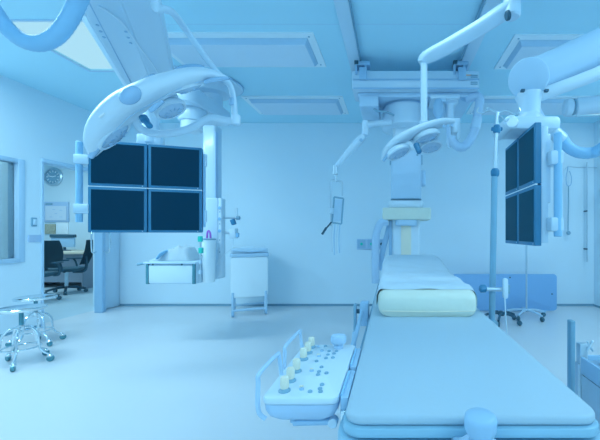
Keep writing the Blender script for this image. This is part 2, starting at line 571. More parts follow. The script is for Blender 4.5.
ceiling_light('A', 'unlit recessed ceiling panel above the left surgical lamp', False)
ceiling_light('B', 'unlit recessed ceiling panel near the back wall, left of the rails', False)
ceiling_light('C', 'unlit recessed ceiling panel behind the right monitor boom', False)
ceiling_light('D', 'unlit recessed ceiling panel near the back wall, right of the rails', False)
ceiling_light('E', 'lit ceiling panel beside the loop of blue hose', True)
ceiling_light('Fl', 'lit ceiling panel seen just behind the left surgical lamp head', True)
ceiling_light('K', 'lit ceiling panel in the back right corner of the room', True)
for g, lab in (('G1', 'added fill-light ceiling panel, unseen behind the camera on the left'), ('G2', 'added fill-light ceiling panel, unseen behind the camera on the right'),
               ('G3', 'added fill-light ceiling panel, unseen overhead by the left wall'), ('G4', 'added fill-light ceiling panel, unseen overhead by the right wall'),
               ('G5', 'added fill-light ceiling panel, unseen overhead between the two rails'), ('G6', 'added narrow fill-light ceiling panel, unseen along the right wall'), ('G7', 'added narrow fill-light ceiling panel, unseen along the left wall')):
    ceiling_light(g, lab, True)  # fixtures outside the frame, added for fill light

LCOL = (.59, .885, 1.0)


def area(name, loc, sx, sy, e, rot=(0, 0, 0)):
    l = bpy.data.lights.new(name, 'AREA')
    l.shape = 'RECTANGLE'; l.size = sx; l.size_y = sy; l.energy = e; l.color = LCOL
    o = bpy.data.objects.new(name, l); COL.objects.link(o); o.location = loc; o.rotation_euler = rot
    return o


KE = 1.09
for g, e in (('G1', 26), ('G2', 26), ('G3', 52), ('G4', 34), ('G5', 5), ('G6', 12), ('G7', 10)):
    x0, x1, y0, y1 = lights[g]
    area('added_fill_lamp', ((x0 + x1) / 2, (y0 + y1) / 2, H - .075), x1 - x0 - .18, y1 - y0 - .2, e * KE)  # added fill lamp below each unseen panel, evens out walls and floor
area('office_added_fill', (-5.5, 3.9, H - .03), 1.0, 0.6, 26 * KE)  # unseen area light without fixture, added to brighten the window curtain
area('office_added_fill', (-7.2, 6.0, H - .03), 1.6, 1.0, 48 * KE)  # unseen area light without fixture, added to brighten the office

# ================================================================== CEILING RAILS AND GANTRY
for x0, x1, lab in ((-.44, -.33, 'left ceiling rail carrying the x-ray carriage'), (.71, .82, 'right ceiling rail carrying the x-ray carriage')):
    t = thing('ceiling_rail', lab, 'rail', ((x0 + x1) / 2, 2.0, H), 'ceiling rails')
    bm = new(); box(bm, x0, x1, -.6, 4.3, 2.93, H, .006); obj('rail_body', bm, 'white', t)
    xi = x1 if x0 < 0 else x0
    bm = new(); box(bm, xi - .012, xi + .012, -.6, 4.3, 2.945, 2.985); obj('rail_groove', bm, 'midgrey', t)

ca = thing('rail_carriage', 'white crossbeam carriage hanging from the two ceiling rails', 'carriage', (.24, 3.55, 2.6))
bm = new(); box(bm, -.41, .89, 3.36, 3.70, 2.66, 2.845, .012); obj('crossbeam', bm, 'white', ca)
bm = new(); box(bm, -.395, .885, 3.345, 3.36, 2.745, 2.755); box(bm, -.395, .885, 3.345, 3.36, 2.655, 2.665); obj('beam_groove', bm, 'grey', ca)
bm = new(); box(bm, -.36, .86, 3.45, 4.15, 2.615, 2.66, .008); obj('carriage_plate', bm, 'white2', ca)
bm = new(); box(bm, .40, .70, 3.40, 3.68, 2.575, 2.62, .008); obj('post_mount', bm, 'white', ca)
for xc in (-.30, .70):
    bm = new()
    box(bm, xc - .075, xc - .055, 3.345, 3.45, 2.80, 2.93, .003); box(bm, xc + .02, xc + .04, 3.345, 3.45, 2.80, 2.93, .003)
    box(bm, xc - .075, xc + .075, 3.34, 3.45, 2.895, 2.93, .004); box(bm, xc - .03, xc + .045, 3.32, 3.36, 2.74, 2.86, .004)
    hg = obj('hanger', bm, 'grey', ca)
    bm = new(); box(bm, xc - .08, xc - .04, 3.325, 3.36, 2.90, 2.935, .004); obj('stop_block', bm, 'dark', hg)
bm = new(); box(bm, .74, .81, 3.355, 3.36, 2.79, 2.802); obj('warning_label', bm, 'orange', ca)
for z in (2.70, 2.72, 2.77, 2.79):
    bm = new(); box(bm, .80, .87, 3.352, 3.36, z, z + .008); obj('vent_slot', bm, 'midgrey', ca)
bm = new(); box(bm, -.34, -.14, 3.42, 4.0, 2.50, 2.615, .015); obj('motor_box', bm, 'white2', ca)
bm = new(); tube(bm, [(-.20, 3.5, 2.52), (-.16, 3.46, 2.47), (-.06, 3.46, 2.46), (.02, 3.50, 2.44)], .011, 8); obj('cable', bm, 'midgrey', ca)
bm = new(); cyl(bm, (.785, 3.50, 2.60), (.785, 3.50, 2.67), .05); obj('hose_socket', bm, 'grey', ca)

gx, gy = .155, 3.76
g = thing('x_ray_gantry', 'white x-ray column standing behind the patient table under the carriage', 'x-ray machine', (gx, gy, 0))
bm = new(); lathe(bm, (gx, gy, 2.615), -Z, [(0, .23), (.02, .252), (.05, .262), (.20, .262), (.215, .268), (.245, .268), (.262, .24), (.27, .20)], 48); obj('drum_housing', bm, 'white', g)
bm = new(); lathe(bm, (gx, gy, 2.60), -Z, [(0, .260), (.004, .264), (.008, .260)], 48); obj('drum_seam', bm, 'grey', g)
bm = new(); rprism(bm, (gx, gy, 2.05), X, Y, Z, .145, .14, .34, .04, .01); obj('upper_column', bm, 'pale', g)
bm = new(); rprism(bm, (gx, gy, 1.565), X, Y, Z, .168, .17, .53, .03, .012); hd = obj('detector_housing', bm, 'white2', g)
bm = new(); cyl(bm, (gx - .12, gy - .165, 2.04), (gx - .12, gy - .176, 2.04), .012); cyl(bm, (gx + .12, gy - .165, 2.04), (gx + .12, gy - .176, 2.04), .012); obj('screw', bm, 'midgrey', hd)
bm = new(); rprism(bm, (gx + .16, gy - .06, 1.80), Y, Z, X, .05, .09, .06, .03, .01); obj('side_knob', bm, 'white2', g)
for s in (-1, 1):
    bm = new(); rprism(bm, (gx + s * .168, gy - .10, 2.0), Y, Z, X * s, .03, .05, .012, .01, .003); obj('hinge_cap', bm, 'midgrey', g)
bm = new(); rprism(bm, (gx, gy, 1.46), X, Y, Z, .192, .19, .09, .06, .03); obj('collar', bm, 'pale', g)
bm = new(); rprism(bm, (gx, gy, 1.557), X, Y, Z, .170, .171, .008, .04); obj('collar_seam', bm, 'midgrey', g)
bm = new(); rprism(bm, (gx + .005, gy, 1.335), X, Y, Z, .263, .21, .13, .025, .01); obj('detector_plate', bm, 'cushion', g)
bm = new(); rprism(bm, (gx, gy, .0), X, Y, Z, .155, .13, 1.34, .03, .008); obj('lower_column', bm, 'pale', g)
bm = new(); box(bm, gx - .055, gx + .055, gy - .138, gy - .12, .85, 1.325, .004); obj('front_strip', bm, 'cream', g)
bm = new(); rprism(bm, (gx, gy, .0), X, Y, Z, .28, .26, .06, .06, .02); obj('floor_base', bm, 'white2', g)
bm = new(); rprism(bm, (gx, gy - .10, 1.27), X, Y, Z, .12, .10, .07, .05, .015); obj('sensor_collar', bm, 'white2', g)
bm = new(); tube(bm, [P(387, 222, 3.6), P(381, 223, 3.58), P(377, 231, 3.57), P(375.5, 246, 3.57), P(375.5, 283, 3.57)], .042, 14, rib=0); obj('cable_hose', bm, 'hosew', g)
bm = new(); tube(bm, [P(389, 226, 3.7), P(387, 235, 3.68), P(383, 250, 3.66), P(379, 270, 3.66)], .030, 12); obj('cable_hose', bm, 'grey', g)
bm = new(); box(bm, gx - .19, gx - .155, gy - .11, gy + .08, .75, 1.33, .006); obj('column_rail', bm, 'grey', g)

# surgical post on the carriage that carries the right lamp's far end
sp = thing('carriage_post', 'short white post under the carriage at the right lamp end', 'post', (.58, 3.5, 2.58))
c = P(449.5, 93, 3.5)
bm = new(); lathe(bm, (c.x, 3.5, 2.578), -Z, [(0, .09), (.012, .09), (.03, .05), (.20, .048), (.205, .035), (.46, .033), (.465, .022), (.48, .018)], 24); obj('shaft', bm, 'white', sp)
bm = new(); lathe(bm, (c.x - .13, 3.42, 2.572), -Z, [(0, .035), (.05, .05), (.13, .055), (.19, .03), (.21, .008)], 20); obj('bulb_cover', bm, 'grey', sp)
bm = new(); box(bm, c.x - .15, c.x - .05, 3.40, 3.46, 2.545, 2.578, .004); obj('bulb_bracket', bm, 'white2', sp)

# hose under the carriage
hb = thing('hanging_hose', 'pale looped hose hanging from the right end of the carriage', 'hose', P(462, 148, 3.45))
bm = new()
tube(bm, [(.785, 3.5, 2.61), P(479, 97, 3.45), P(478, 112, 3.45), P(474, 132, 3.43), P(465, 146, 3.42), P(456, 145, 3.42), P(451, 134, 3.44), P(450, 124, 3.48)], .046, 16, 7, rib=.03)
obj('hose_tube', bm, 'hosew', hb)
bm = new(); q = P(477.5, 118, 3.44); q2 = P(474.5, 130, 3.43)
cyl(bm, q, q2, .052); obj('hose_cuff', bm, 'white2', hb)

# ================================================================== SHIELD ARM (left of gantry) AND HOLDER
sa = thing('support_arm', 'thin white jointed arm reaching left from the x-ray column drum', 'arm', P(388, 123, 3.65))
bm = new(); tube(bm, [P(391, 122.5, 3.55), P(378, 123.5, 3.5), P(366, 125, 3.45)], .034, 12); obj('upper_arm', bm, 'white', sa)
bm = new(); cyl(bm, P(365.5, 121, 3.45), P(365.5, 136, 3.45), .038); obj('elbow', bm, 'white', sa)
bm = new(); sweep(bm, [P(364, 136, 3.43), P(357, 143, 3.42), P(346, 155, 3.42), P(337, 166, 3.42)], [.045, .05, .04, .028], [.035, .04, .032, .022], Y, Z); obj('lower_arm', bm, 'white', sa)
bm = new(); cyl(bm, P(335.5, 165, 3.42), P(335.5, 175, 3.42), .026); obj('end_joint', bm, 'steel', sa)
bm = new(); cyl(bm, P(361, 140, 3.37), P(361, 140, 3.47), .018); obj('pivot_screw', bm, 'grey', sa)

ho = thing('hanging_holder', 'wire holder frame with hanging cords below the thin jointed arm', 'holder', P(336, 176, 3.42))
bm = new(); cyl(bm, P(335.7, 174, 3.42), P(336.2, 182, 3.42), .010); obj('hook_rod', bm, 'steel', ho)
bm = new(); tube(bm, [P(331, 226, 3.42), P(330.5, 200, 3.42), P(330.5, 183, 3.42), P(332, 180.3, 3.42), P(336, 180.3, 3.42), P(341, 181, 3.42), P(342.6, 184, 3.42), P(342.3, 196, 3.42)], .008, 8, 3); obj('wire_loop', bm, 'steel', ho)
bm = new()
cs = [P(334, 197, 3.42), P(343.5, 198.5, 3.42), P(341.5, 224, 3.42), P(332, 222.5, 3.42)]
for a_, b_ in zip(cs, cs[1:] + cs[:1]):
    cyl(bm, a_, b_, .009, 8)
obj('clip_frame', bm, 'midgrey', ho)
bm = new(); cen = (cs[0] + cs[1] + cs[2] + cs[3]) / 4
rprism(bm, cen + Y * .006, X, (cs[0] - cs[3]), -Y, .04, .115, .012, .01); obj('clip_panel', bm, 'white2', ho)
bm = new(); cyl(bm, P(331.5, 208, 3.40), P(331.5, 214, 3.40), .025); obj('clamp', bm, 'white', ho)
bm = new(); cyl(bm, P(331.5, 222, 3.42), P(326.5, 228, 3.38), .008); cyl(bm, P(326.5, 227.5, 3.38), P(322, 234.5, 3.37), .012); obj('grip', bm, 'dark', ho)
for k, (x_, yb) in enumerate(((331.5, 252), (334, 255), (336.5, 254), (339, 253))):
    bm = new(); tube(bm, [P(x_ + 1, 223.5, 3.42), P(x_, 238, 3.42), P(x_ + .5, yb, 3.42)], .007, 6); obj('cord', bm, 'white2' if k % 2 else 'pale', ho)


# ================================================================== SURGICAL LAMPS
def lens_pod(parent, c, n, r, d=.05, name='lamp_pod'):
    n = V(n).normalized()
    c = V(c)
    bm = new(); lathe(bm, c - n * d, n, [(0, r * .55), (d * .25, r * .85), (d * .6, r), (d, r * 1.02), (d + .006, r * .98), (d + .004, r * .86), (d - .004, r * .84)], 36)
    pod = obj(name, bm, 'pale', parent)
    bm = new(); lathe(bm, c - n * .006, n, [(0, r * .85), (.010, r * .84), (.02, r * .6), (.026, r * .2)], 32)
    obj('lens', bm, 'lens', pod)
    bm = new()
    for k in range(10):
        a = k * 2 * PI / 10
        u, v, _ = frame_of(n)
        dd = u * math.cos(a) + v * math.sin(a)
        obox(bm, c + dd * r * .42 + n * .017, dd, n.cross(dd), n, r * .16, .0018, .003)
    obj('lens_rib', bm, 'lensrim', pod)
    return pod


# ---- left, large
DL = 1.75
lamp = thing('surgical_lamp', 'large white surgical lamp in front of the left monitor bank', 'surgical lamp', P(160, 105, DL))
dv = V((.83, 0, .55)).normalized()
ray = (P(160, 105, DL) - V((0, 0, EYE))).normalized()
vp = (ray - dv * ray.dot(dv)).normalized()
ne = vp.cross(dv).normalized()
if ne.z > 0:
    ne = -ne


def tilt(ne, vp, ratio):
    return (ne * math.sqrt(1 - ratio * ratio) - vp * ratio).normalized()


nn = tilt(ne, vp, .10)
bv = nn.cross(dv).normalized()
path = [P(92.5, 155, DL + .02), P(98, 141, DL), P(109, 123, DL - .02), P(127, 105, DL - .03), P(150, 92, DL - .02), P(172, 82, DL), P(196, 75, DL + .03), P(214, 75, DL + .06), P(228, 78.5, DL + .08)]
bm = new()
sweep(bm, path, [.022, .10, .15, .17, .165, .15, .115, .065, .012], [.016, .044, .060, .064, .060, .050, .040, .026, .008], bv, nn, 28, 7, 2.5)
shell = obj('lamp_shell', bm, 'pale', lamp, 60)
# groove lines on the shell
for off, t in ((.55, .012), (-.35, .012)):
    bm = new()
    pp = []
    for i in range(1, 8):
        hw = [.022, .10, .15, .17, .165, .15, .115, .065, .012][i]
        ht = [.016, .044, .060, .064, .060, .050, .040, .026, .008][i]
        dd = (path[min(i + 1, 8)] - path[max(i - 1, 0)]).normalized()
        wv = bv.cross(dd).normalized()
        if wv.dot(nn) < 0:
            wv = -wv
        k = (1 - abs(off) ** 2.5) ** (1 / 2.5)
        pp.append(path[i] + bv * hw * off + wv * ht * k * (1 if off > 0 else -1) * (.985))
    tube(bm, pp, .005, 6, 6); obj('shell_groove', bm, 'white2', shell)
# translucent pod caps on the upper side (backs of the lamp modules)
for cen, wid, hei, along, off in ((P(130.5, 95.5, DL - .165), .055, .036, V((.8, 0, .6)), .0), (P(187, 69.5, DL), .085, .022, V((1, 0, .12)), .03), (P(94.5, 118.5, DL), .095, .030, V((.5, 0, .87)), .03), (P(145, 79.5, DL), .05, .012, V((.85, 0, .5)), .02)):
    al = along.normalized()
    up_ = vp.cross(al).normalized()
    bm = new()
    rr = []
    for k in range(9):
        a_ = -PI / 2 + PI * k / 8
        rr.append(ring(bm, cen + vp * (off * 2 + .035 * math.sin(a_)), al, up_, max(wid * math.cos(a_), .001), 28, max(hei * math.cos(a_), .0005)))
    skin(bm, rr)
    obj('module_cap', bm, 'lensrim', lamp)
# far arm + third module
bm = new(); sweep(bm, [P(163, 92, DL + .05), P(167, 98, DL + .08), P(171, 103, DL + .10)], [.06, .06, .05], [.03, .03, .026], dv, nn); obj('module_arm', bm, 'pale', lamp)
lens_pod(lamp, P(171.5, 110.5, DL + .10), tilt(ne, vp, .48), .082)
lens_pod(lamp, P(115, 136, DL + .0), tilt((ne + V((.30, 0, 0))).normalized(), vp, .10), .10)
lens_pod(lamp, P(188, 88, DL + .04), tilt((ne - dv * .25).normalized(), vp, .12), .085)
# handle
bm = new(); cyl(bm, P(143, 117, DL - .02), P(145.5, 121, DL - .03), .02); cyl(bm, P(145.2, 120.5, DL - .03), P(150, 126.5, DL - .05), .015); obj('sterile_handle', bm, 'handleblue', lamp)
bm = new(); sweep(bm, [P(205, 82, DL), P(216, 79.5, DL), P(229, 78, DL)], [.02, .022, .014], [.010, .012, .008], bv, nn); obj('end_clip', bm, 'lensrim', lamp)
bm = new(); sweep(bm, [P(150, 111, DL - .1), P(157, 105.5, DL - .1), P(163, 101, DL - .1)], [.014, .016, .010], [.010, .012, .008], bv, nn); obj('edge_grip', bm, 'lensrim', lamp)
bm = new(); sweep(bm, [P(91, 157, DL), P(97, 149, DL - .02), P(105, 141, DL - .06)], [.02, .022, .012], [.012, .014, .008], bv, nn); obj('edge_grip', bm, 'lensrim', lamp)
bm = new(); obox(bm, P(103, 115, DL - .165), (1, 0, .8), bv, nn, .016, .016, .004, .002); obj('shell_badge', bm, 'paper', lamp)
# suspension tube
a0 = P(153, -55, 1.47)
bm = new(); tube(bm, [V((a0.x, 1.47, H)), V((a0.x, 1.47, 2.45)), P(155, 4, 1.48), P(162, 8.5, 1.53), P(173, 13, 1.62), P(186, 30, 1.82), P(202, 53, 1.88), P(217, 72, 1.93), P(229, 84, 1.96), P(233, 96, 1.97), P(235, 119, 1.97)], .017, 12, 7); obj('suspension_tube', bm, 'white', lamp)
bm = new(); lathe(bm, (a0.x, 1.47, H), -Z, [(0, .16), (.05, .16), (.08, .05), (.12, .03)], 32); obj('ceiling_rose', bm, 'white', lamp)
bm = new(); cyl(bm, P(236, 115, 1.97), P(236, 125, 1.97), .026); obj('swivel_joint', bm, 'white', lamp)
bm = new(); tube(bm, [P(238, 122, 1.97), P(225, 120, 1.97), P(212, 117.5, 1.96), P(202, 122, 1.95), P(190, 128.5, 1.93), P(172, 133, 1.90), P(152, 133, 1.87), P(140, 128, 1.84), P(134, 118, 1.80)], .021, 12, 6); obj('yoke', bm, 'white', lamp)
bm = new(); cyl(bm, P(231.5, 98, 1.955), P(231.5, 105, 1.955), .014); obj('tube_clip', bm, 'grey', lamp)

# ---- right, smaller
DR = 2.55
lr = thing('surgical_lamp', 'smaller white surgical lamp in front of the x-ray column', 'surgical lamp', P(420, 140, DR))
dv2 = V((.88, 0, .40)).normalized()
ray2 = (P(420, 138, DR) - V((0, 0, EYE))).normalized()
vp2 = (ray2 - dv2 * ray2.dot(dv2)).normalized()
ne2 = vp2.cross(dv2).normalized()
if ne2.z > 0:
    ne2 = -ne2
n2 = tilt(ne2, vp2, .12)
b2 = n2.cross(dv2).normalized()
path2 = [P(382.5, 161, DR), P(386, 152, DR), P(395, 143, DR), P(410, 134.5, DR), P(426, 128, DR), P(442, 123, DR), P(454, 123, DR)]
bm = new(); sweep(bm, path2, [.012, .08, .125, .14, .13, .09, .05], [.010, .028, .034, .036, .034, .03, .026], b2, n2, 28, 7, 2.5); sh2 = obj('lamp_shell', bm, 'pale', lr, 60)
lens_pod(lr, P(399, 153.5, DR - .03), tilt(ne2, vp2, .36), .098)
lens_pod(lr, P(427, 138, DR - .03), tilt((ne2 - dv2 * .15).normalized(), vp2, .26), .105)
lens_pod(lr, P(431, 147.5, DR + .10), tilt((ne2 - dv2 * .3).normalized(), vp2, .48), .092)
bm = new(); sweep(bm, [P(420, 136, DR + .02), P(426, 141, DR + .08), P(431, 145, DR + .12)], [.09, .085, .075], [.025, .025, .02], dv2, n2); obj('module_arm', bm, 'pale', lr)
bm = new(); cyl(bm, P(416, 144, DR - .10), P(417, 147, DR - .11), .022); cyl(bm, P(416.5, 146, DR - .11), P(419.5, 152.5, DR - .14), .020); obj('sterile_handle', bm, 'handleblue', lr)
bm = new(); sweep(bm, [P(383, 161, DR - .02), P(388, 155, DR - .06), P(392, 151, DR - .1)], [.014, .016, .01], [.01, .012, .008], b2, n2); obj('edge_grip', bm, 'lensrim', lr)
bm = new(); obox(bm, P(454.5, 127, DR), X, Y, Z, .022, .05, .055, .012); obox(bm, P(458, 129, DR), X, Y, Z, .016, .02, .08, .008); obj('end_clamp', bm, 'white', lr)
for k, px in enumerate((444, 448, 452)):
    bm = new(); lathe(bm, P(px, 126.5 - k * .6, DR - .075), -Y, [(0, .012), (.006, .011)], 12); obj('button', bm, 'grey', lr)
bm = new(); cyl(bm, P(424, 62, 2.48), P(424, 126, 2.50), .026, bev=.004); obj('drop_tube', bm, 'white', lr)
bm = new(); cyl(bm, P(424, 120, 2.50), P(424, 129, 2.52), .034); obj('swivel_joint', bm, 'white', lr)
bm = new(); sweep(bm, [P(421.5, 63, 2.48), P(428, 57, 2.46), P(450, 45, 2.38), P(480, 27.5, 2.27), P(502, 13, 2.2), P(512, 6, 2.17)], [.03, .055, .06, .06, .062, .05], [.028, .048, .05, .05, .052, .045], V((.5, -.8, -.3)), Z, 20, 5, 3.2); obj('spring_arm', bm, 'white', lr)
bm = new(); cyl(bm, P(506, 16, 2.12), P(509.5, 15, 2.12), .030); obj('arm_slot', bm, 'dark', lr)
e = P(512, 4, 2.17)
bm = new(); cyl(bm, (e.x, e.y, e.z - .09), (e.x, e.y, 2.905), .055); obj('drop_column', bm, 'white', lr)
bm = new(); box(bm, .69, .86, e.y - .11, e.y + .11, 2.90, 2.93, .006); obj('rail_mount', bm, 'white', lr)


# ================================================================== MONITOR BANKS
def bank(parent, O, u, n, W, Hh, scr, bez=.020, dep=.05):
    """O = top left corner of the front plane; n points at the viewer"""
    u, n = V(u).normalized(), V(n).normalized()
    hw, hh = W / 4 - .004, Hh / 4 - .004
    for r in range(2):
        for c_ in range(2):
            cc = O + u * (W * (.25 + .5 * c_)) - Z * (Hh * (.25 + .5 * r))
            bm = new(); rprism(bm, cc - n * dep, u, Z, n, hw, hh, dep, .006, .003)
            mo = obj('monitor', bm, 'bezel', parent)
            bm = new(); obox(bm, cc + n * .0015, u, Z, n, hw - bez, hh - bez, .0015); obj('screen', bm, scr, mo)
            bm = new(); lathe(bm, cc + u * (hw - .03) - Z * (hh - bez / 2), n, [(0, .004), (.002, .003)], 10); obj('power_button', bm, 'white2', mo)
    bm = new(); obox(bm, O + u * W / 2 - Z * Hh / 2 - n * .008, u, Z, n, W / 2 - .004, .0035, .006); obj('divider_strip', bm, 'frame', parent)
    return u, n


O = V((-2.262, 2.448, 1.887))
u = V((.71, .25, 0)).normalized()
n = V((u.y, -u.x, 0))
W_, H_ = .755, .700
mb = thing('monitor_boom', 'bank of four dark screens on the white ceiling boom at left', 'monitor bank', (-1.93, 2.66, 2.3))
bank(mb, O, u, n, W_, H_, 'screen')
bm = new(); obox(bm, O + u * W_ / 2 - Z * H_ / 2 - n * .075, u, Z, n, W_ / 2 - .01, H_ / 2 - .01, .022, .006); obj('back_frame', bm, 'white2', mb)
bm = new(); obox(bm, O + u * (W_ + .008) - Z * H_ / 2 - n * .03, u, Z, n, .006, H_ / 2 - .05, .02, .003); obj('side_strip', bm, 'hose', mb)
for fz in (.14, .8):
    bm = new(); obox(bm, O + u * (W_ + .014) - Z * (H_ * fz) - n * .03, u, Z, n, .012, .05, .018, .004); obj('side_bracket', bm, 'white', mb)
hb_ = O - u * .055 - n * .02
bm = new(); cyl(bm, hb_ - Z * .02, hb_ - Z * .62, .021); obj('grab_handle', bm, 'hose', mb)
for fz in (.155, .52):
    bm = new(); obox(bm, hb_ + u * .02 - Z * fz, u, Z, n, .045, .036, .03, .008); obj('handle_clamp', bm, 'white', mb)
bm = new(); obox(bm, O + u * .37 + Z * .035 - n * .10, u, Z, n, .085, .05, .05, .012); obj('top_bracket', bm, 'white', mb)
bc = O + u * .37 - n * .10
bm = new(); cyl(bm, (bc.x, bc.y, 1.90), (bc.x, bc.y, 2.34), .06); obj('neck', bm, 'white', mb)
# boom: chamfered box seen from below
st = V((-1.02, .95, 2.40)); en = V((bc.x, bc.y, 2.36))
dr = (en - st).normalized(); sd = dr.cross(Z).normalized()
bm = new()
rings = []
for t, k in ((-.12, .75), (-.04, 1), (.5, 1), (1.0, .92), (1.06, .7)):
    c = st.lerp(en, t)
    sec = [(-.19, .10), (-.19, -.03), (-.13, -.085), (.05, -.085), (.19, -.0), (.19, .10), (.10, .14), (-.10, .14)]
    rings.append([bm.verts.new(c + sd * a_ * k + Z * b_ * k) for a_, b_ in sec])
skin(bm, rings)
bmesh.ops.bevel(bm, geom=bm.edges[:], offset=.008, segments=2, affect='EDGES')
ba = obj('boom_arm', bm, 'white', mb, 25)
bm = new(); q0, q1 = st.lerp(en, .15) - sd * .085 - Z * .086, st.lerp(en, .97) - sd * .085 - Z * .083
tube(bm, [q0, q1], .003, 6); obj('cover_seam', bm, 'grey', ba)
for t in (.50, .53, .56):
    for sx in (-.10, .02):
        bm = new(); lathe(bm, st.lerp(en, t) + sd * sx - Z * .0855, -Z, [(0, .008), (.004, .007)], 10); obj('screw', bm, 'grey', ba)
bm = new(); tube(bm, [st.lerp(en, .40) - sd * .05 - Z * .09, st.lerp(en, .44) + sd * .02 - Z * .10, st.lerp(en, .58) + sd * .06 - Z * .085, st.lerp(en, .75) + sd * .10 - Z * .066, st.lerp(en, .98) + sd * .10 - Z * .062], .005, 6); obj('signal_cable', bm, 'pale', ba)
bm = new(); cyl(bm, (st.x, st.y, 2.45), (st.x, st.y, H - .02), .10); obj('ceiling_column', bm, 'white', mb)
bm = new(); lathe(bm, (st.x, st.y, H), -Z, [(0, .25), (.05, .25), (.08, .11)], 32); obj('ceiling_rose', bm, 'white', mb)

# blue hose at the upper left
hz = 1.35
hs = thing('boom_hose', 'thick blue hose looping below the lit ceiling panel at upper left', 'hose', P(38, 45, hz))
bm = new()
hp = [P(-60, -110, 1.3), P(-30, -30, 1.32), P(-8, 8, 1.33), P(8, 29, hz), P(24, 41, hz), P(40, 43.5, hz), P(55, 37, hz), P(67, 23, hz), P(76, 6, hz), P(84, -14, 1.33), P(92, -45, 1.28)]
tube(bm, hp, .030, 16, 7, rib=.025); obj('hose_tube', bm, 'hose', hs)
bm = new(); cyl(bm, P(83, -10, 1.335), P(88.5, -27, 1.31), .040); obj('hose_cuff', bm, 'dark', hs)

# ---- right bank
W2, H2 = .60, .715
O2 = V((.850, 2.48, 1.823))
u2 = V((-.055, -1, 0)).normalized(); n2_ = V((u2.y, -u2.x, 0))
mr = thing('monitor_boom', 'bank of four dark screens turned edge-on under the right ceiling boom', 'monitor bank', (.9, 2.15, 2.17))
bank(mr, O2, u2, n2_, W2, H2, 'screen2', .022, .036)
bm = new(); obox(bm, O2 + u2 * W2 / 2 - Z * H2 / 2 - n2_ * .060, u2, Z, n2_, W2 / 2 - .02, H2 / 2 - .02, .022, .006); obj('back_frame', bm, 'white', mr)
hb2 = V((.935, 1.86, 0))
bm = new(); cyl(bm, hb2 + Z * 1.75, hb2 + Z * 1.165, .022); obj('grab_handle', bm, 'hose', mr)
for zz in (1.61, 1.235):
    bm = new(); obox(bm, hb2 + V((-.01, .03, zz)), X, Y, Z, .036, .05, .04, .01); obj('handle_clamp', bm, 'white', mr)
bm = new(); obox(bm, V((.895, 2.0, 1.56)), X, Y, Z, .02, .10, .20, .006); obj('rear_plate', bm, 'white', mr)
bm = new(); rprism(bm, V((.885, 2.03, 1.868)), X, Z, Y, .155, .040, .24, .03, .010); obj('top_housing', bm, 'white', mr)
bm = new(); cyl(bm, (.735, 2.022, 1.869), (.735, 2.278, 1.869), .044, 24); obj('housing_end', bm, 'white', mr)
bm = new(); lathe(bm, (.885, 2.13, 1.90), Z, [(0, .085), (.03, .082), (.05, .066), (.13, .070), (.16, .085), (.18, .085)], 28); obj('neck', bm, 'white', mr)
for s in (-.07, .07):
    bm = new(); obox(bm, V((.885 + s * 1.05, 2.05, 2.07)), X, Y, Z, .012, .012, .008, .003); obj('neck_pin', bm, 'dark', mr)
bm = new(); lathe(bm, (.852, 2.06, 2.150), V((.40, 1, .45)), [(0, .112), (.004, .118), (.012, .121), (.20, .121), (.215, .11)], 44); obj('boom_knuckle', bm, 'white2', mr)
bm = new(); cyl(bm, (.92, 2.20, 2.20), (2.02, 2.08, 2.66), .128, 32); obj('boom_arm', bm, 'white2', mr)
bm = new(); tube(bm, [(.90, 2.14, 2.06), (1.26, 2.05, 2.17), (1.6, 2.05, 2.33), (1.98, 2.05, 2.52)], .04, 16); obj('cable_duct', bm, 'pale', mr)
bm = new(); cyl(bm, (2.02, 2.06, 2.48), (2.02, 2.06, H - .02), .14); obj('ceiling_column', bm, 'white', mr)
bm = new(); lathe(bm, (2.02, 2.06, H), -Z, [(0, .28), (.05, .28), (.08, .14)], 32); obj('ceiling_rose', bm, 'white', mr)
bm = new(); tube(bm, [V((.92, 2.18, 2.05)), V((.98, 2.2, 1.96)), V((1.01, 2.2, 1.92))], .035, 12); obj('cable_sleeve', bm, 'hosew', mr)

# hose from the right bank
h2 = thing('monitor_hose', 'pale blue hose sagging right of the edge-on monitor bank', 'hose', P(580, 153, 2.15))
bm = new(); tube(bm, [V((1.03, 2.15, 1.86)), P(562, 139, 2.15), P(567, 146, 2.15), P(577, 152, 2.15), P(590, 153, 2.15), P(602, 148, 2.1), P(625, 128, 2.0), P(640, 100, 1.9), V((1.55, 1.5, 2.13))], .036, 14, 7, rib=.02); obj('hose_tube', bm, 'hose', h2)
bm = new(); cyl(bm, V((1.03, 2.15, 1.864)), P(563, 140.5, 2.15), .044); obj('hose_cuff', bm, 'white', h2)

# right-hand second boom
rb = thing('service_boom', 'white tubular ceiling boom at the right edge beyond the monitor hose', 'boom', (2.85, 2.9, H))
bm = new(); lathe(bm, (2.85, 2.90, H), -Z, [(0, .22), (.05, .22), (.08, .10), (.44, .085), (.45, .12), (.60, .12)], 32); obj('ceiling_column', bm, 'white', rb)
bm = new(); cyl(bm, (1.80, 3.25, 2.43), (2.95, 2.87, 2.43), .085, 28, .02); obj('boom_arm', bm, 'white', rb)
bm = new(); cyl(bm, (1.785, 3.253, 2.43), (1.80, 3.25, 2.43), .078, 28, .002); obj('end_seam', bm, 'midgrey', rb)
bm = new(); cyl(bm, (1.70, 3.27, 2.43), (1.785, 3.253, 2.43), .085, 28, .02); obj('end_cap', bm, 'white', rb)

